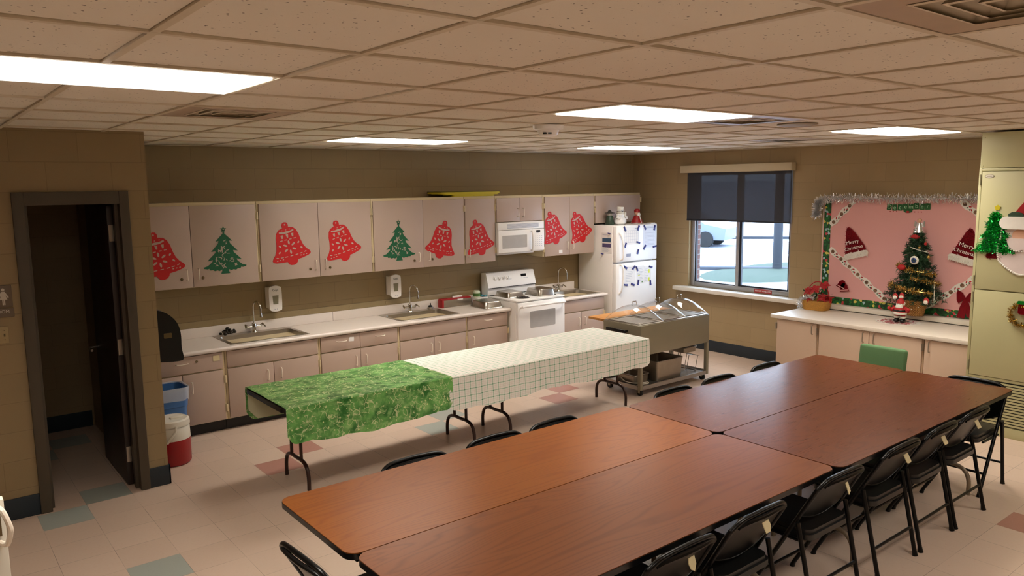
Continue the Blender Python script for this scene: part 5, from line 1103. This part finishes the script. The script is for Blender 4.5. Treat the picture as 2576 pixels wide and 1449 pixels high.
for k, (dx, dy, dz, s_) in enumerate([(-.06, .07, .21, 1.1), (-.07, -.02, .24, 1.2), (.02, -.08, .28, 1.2), (-.04, -.09, .15, 1.2), (.03, -.13, .12, 1.1), (-.09, .03, .13, .8)]):
    g = G(Matrix.Translation((FX_ + dx, FY_ + dy, FZ + dz)) @ Matrix.Rotation(-.9, 4, 'Y') @ Matrix.Rotation(rr.uniform(0, 2), 4, 'Z'))
    for q in range(9):
        a = q * 2 * pi / 9 * 2 + .2; l_ = .062 * s_ * (1 if q < 5 else .7); m_ = rot2(a); old = g.m; g.m = old @ m_
        g.quad((0, 0, 0.004), (l_ * .5, .018 * s_, .014), (l_, 0, .0), (l_ * .5, -.018 * s_, .014)); g.m = old
    g.ball((0, 0, .008), .006, n=6); obj('poinsettia', g, 'petal', t, smooth=False)
g = G()
for k in range(60):
    p = Vector((FX_ + rr.uniform(-.11, .08), FY_ + rr.uniform(-.13, .13), FZ + rr.uniform(.10, .22))); d_ = Vector((rr.gauss(-.3, .6), rr.gauss(0, .7), rr.gauss(.3, .5))).normalized() * .06; w_ = d_.cross(Vector((0, .3, 1))).normalized() * .014; g.quad(p, p + d_ * .5 + w_, p + d_, p + d_ * .5 - w_)
obj('leaf', g, 'leaf', t, smooth=False)
tinsel('tinsel_spray', [(8.05, 4.80, .80), (8.04, 4.815, .86), (8.06, 4.79, .91), (8.06, 4.72, .93), (8.06, 4.64, .93)], 340, .035, .004, .012, 'silver', 'silver tinsel spray at the left of the flower basket', 'tinsel')
# tall beige metal cabinet with louvered base
t = thing('tall_cabinet', (7.9, 2.0, 0), 'tall beige metal cabinet with louvered base at the right edge', 'tall cabinet'); KX = 7.40; K0, K1 = 1.20, 2.765
obj('body', G().box(KX + .012, XR - .004, K0, K1, 0, ZC - .012, .003), 'beige_metal', t)
obj('face_frame', G().box(KX, KX + .0115, 2.742, K1, .49, 2.335, .002).box(KX, KX + .0115, K0, 2.742, 2.312, 2.335, .002).box(KX, KX + .0115, K0, 2.742, .49, .515, .002).box(KX, KX + .0115, K0, K1, 0, .09, .002), 'beige_metal', t)
obj('top_panel', G().box(KX - .004, KX + .0115, K0, 2.755, 2.34, ZC - .014, .003).ball((KX - .005, 2.735, 2.6), .004, n=6).ball((KX - .005, 2.735, 2.36), .004, n=6), 'beige_metal', t)
d1 = obj('door', G().box(KX - .006, KX + .0115, K0 + .01, 2.738, 1.288, 2.308, .003), 'beige_metal', t); d2 = obj('door', G().box(KX - .006, KX + .0115, K0 + .01, 2.738, .519, 1.279, .003), 'beige_metal', t)
lg = obj('logo_badge', G(MX(2.678, 2.27, KX - .006)).prism(circ(.03, 24, 1.25, .52), .003), 'beige_dark', d1); obj('logo_plate', G(MX(2.678, 2.27, KX - .009)).prism(circ(.026, 24, 1.25, .5), .001), 'off_white', lg); text('lettering', 'ABC', .018, MX(2.678, 2.27, KX - .0105), 'ink', lg) if False else obj('logo_mark', G(MX(2.678, 2.27, KX - .0102)).box(-.018, .018, -.004, .004, 0, .0006), 'beige_dark', lg)
for z, d_ in ((2.24, d1), (1.36, d1), (1.215, d2), (.60, d2)): obj('hinge', G().tube([(KX - .006, 2.748, z - .045), (KX - .006, 2.748, z + .045)], .007, 8), 'beige_dark', d_)
g = G()
for k in range(15):
    z = .105 + k * .0255; g.prism([(0, 0), (.013, .004), (.013, .008), (.0, .018)], 1.55, 0, Matrix(((1, 0, 0, KX - .004), (0, 0, 1, K0), (0, 1, 0, z), (0, 0, 0, 1))))
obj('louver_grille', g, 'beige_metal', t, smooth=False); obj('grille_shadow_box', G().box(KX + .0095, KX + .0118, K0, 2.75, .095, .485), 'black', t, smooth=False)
# decorations on the tall cabinet
DX = KX - .0065
t = thing('tinsel_tree', (DX, 2.60, 1.60), 'green tinsel tree hanging on the tall beige cabinet', 'tree decoration')
tp = [(0, .35), (.06, .28), (.10, .23), (.055, .235), (.10, .165), (.13, .125), (.08, .135), (.12, .07), (.165, .025), (.15, .005), (.08, -.005), (0, 0)]; tp = tp + [(-a, b_) for a, b_ in tp[-2:0:-1]]
obj('backing', G(MX(2.60, 1.62, DX)).prism([(a * .85, b_) for a, b_ in tp], .012), 'green', t, smooth=False); rr = random.Random(6); g = G(MX(2.60, 1.62, DX))
for k in range(1500):
    y = rr.random() ** 1.2 * .34; lay = (y % .12) / .12; wv = (.155 - y * .38) * (1.08 - .35 * lay) ; x = rr.uniform(-wv, wv); p = Vector((x, y, .012)); d_ = Vector((rr.gauss(0, 1), rr.gauss(-.2, .7), abs(rr.gauss(0, .7)))).normalized() * .028; n_ = d_.cross(Vector((rr.gauss(0, 1), rr.gauss(0, 1), 1))).normalized() * .0022; g.quad(p - n_, p + n_, p + d_ + n_, p + d_ - n_)
obj('tinsel', g, 'tinsel_green', t, smooth=False); g = G(MX(2.60, 1.62, DX))
for k in range(160): p = Vector((rr.uniform(-.06, .06), rr.uniform(-.055, -.008), .004)); d_ = Vector((rr.gauss(0, 1), rr.gauss(0, .6), abs(rr.gauss(0, .6)))).normalized() * .02; n_ = Vector((.002, .001, 0)); g.quad(p - n_, p + n_, p + d_ + n_, p + d_ - n_)
g.prism(rrect(.12, .05, .01, 2), .004, 0, Matrix.Translation((0, -.032, 0))); obj('tree_base', g, 'tinsel_red', t, smooth=False)
obj('star', G(MX(2.598, 2.0, DX)).prism([((.026 if k % 2 == 0 else .019) * sin(k * pi / 5), (.026 if k % 2 == 0 else .019) * cos(k * pi / 5)) for k in range(10)], .006), 'yellow', t)
t = thing('felt_santa', (DX - .01, 2.38, 1.47), 'white felt santa face with stitched beard hung on the tall cabinet', 'santa decoration'); mt = MX(2.385, 1.47, DX)
bd_ = [(.17, .36), (.175, .28), (.195, .18), (.185, .09), (.14, .035), (.06, -.02), (0, -.035)]; bd_ = [(-a, b_) for a, b_ in bd_] + [(a, b_) for a, b_ in bd_[-2::-1]]
obj('beard', G(mt).prism([(p.x, p.y) for p in smoothpts([(a, b_, 0) for a, b_ in bd_], 3)], .012), 'felt_pink', t); obj('face', G(mt).prism(circ(.095, 20, 1, .7), .004, .013, Matrix.Translation((.01, .30, 0))), 'skin', t)
obj('moustache', G(mt).prism([(-.13, .275), (.13, .275), (.10, .2), (.05, .165), (0, .18), (-.05, .165), (-.10, .2)], .006, .0175), 'felt_pink', t)
g = G(mt); [g.ball((p[0] * .97, p[1] + .004, .012), .0095, (1, 1, .6), 6) for p in [tuple(q)[:2] for q in smoothpts([(a, b_, 0) for a, b_ in bd_], 5)[::1]]]; [g.ball((x, .165 + 1.6 * max(0, abs(x) - .05) ** 1.4 + .002, .024), .007, (1, 1, .6), 6) for x in [-.12 + .02 * k for k in range(13)]]; obj('stitching', g, 'felt_white', t)
obj('hat_brim', G(mt).prism(rrect(.37, .105, .05), .03, .012, Matrix.Translation((.005, .405, 0))), 'felt_white', t); obj('holly', G(mt @ Matrix.Translation((-.06, .47, .03))).prism(circ(.06, 9, 1, .5), .01), 'needle', t); obj('hat', G(mt).prism([(-.10, .45), (.17, .45), (.16, .56), (.08, .66), (.02, .62), (-.04, .54)], .02, .004), 'red2', t)
t = thing('tinsel_wreath', (DX, 2.34, 1.0), 'gold tinsel wreath with red and green mitten at the right edge', 'wreath')
pth = [(DX - .02, 2.34 + .10 * cos(a), 1.10 + .09 * sin(a)) for a in [2 * pi * k / 16 for k in range(17)]]; tinsel('ring', pth, 700, .03, .004, .012, 'wreath_gold', None, None, t)
obj('mitten', G(MX(2.345, 1.15, DX - .02)).prism(rrect(.07, .09, .02), .012), 'tinsel_red', t); obj('cuff', G(MX(2.345, 1.205, DX - .02)).prism(rrect(.085, .03, .012), .014), 'tinsel_green', t)
# ================================================================= CAMERA, LIGHT, WORLD
cam = D.cameras.new('camera'); co = D.objects.new('camera', cam); COL.objects.link(co); S.camera = co
yaw, pitch, roll, f = 0.670701532, 0.132802230, -0.0122470479, 1936.03
fw = Vector((sin(yaw) * cos(pitch), cos(yaw) * cos(pitch), -sin(pitch))); rt = Vector((cos(yaw), -sin(yaw), 0)); up = rt.cross(fw)
r2 = rt * cos(roll) + up * sin(roll); u2 = up * cos(roll) - rt * sin(roll)
co.matrix_world = Matrix(((r2.x, u2.x, -fw.x, 0), (r2.y, u2.y, -fw.y, 0), (r2.z, u2.z, -fw.z, 2.2427), (0, 0, 0, 1)))
cam.sensor_fit = 'HORIZONTAL'; cam.sensor_width = 36; cam.lens = f / 2576 * 36; cam.clip_start = .05; cam.clip_end = 300
w = D.worlds.new('overcast_sky'); S.world = w; w.use_nodes = True; nt = w.node_tree; bg = nt.nodes['Background']
tc = nt.nodes.new('ShaderNodeTexCoord'); sp = nt.nodes.new('ShaderNodeSeparateXYZ'); nt.links.new(tc.outputs['Generated'], sp.inputs[0])
mr = nt.nodes.new('ShaderNodeMapRange'); nt.links.new(sp.outputs[2], mr.inputs[0]); mx = nt.nodes.new('ShaderNodeMix'); mx.data_type = 'RGBA'
mx.inputs[6].default_value = (.70, .84, 1, 1); mx.inputs[7].default_value = (.58, .76, 1, 1); nt.links.new(mr.outputs[0], mx.inputs[0]); nt.links.new(mx.outputs[2], bg.inputs[0]); bg.inputs[1].default_value = 8.0
S.view_settings.view_transform = 'Standard'; S.view_settings.look = 'None'; S.view_settings.exposure = 0.0
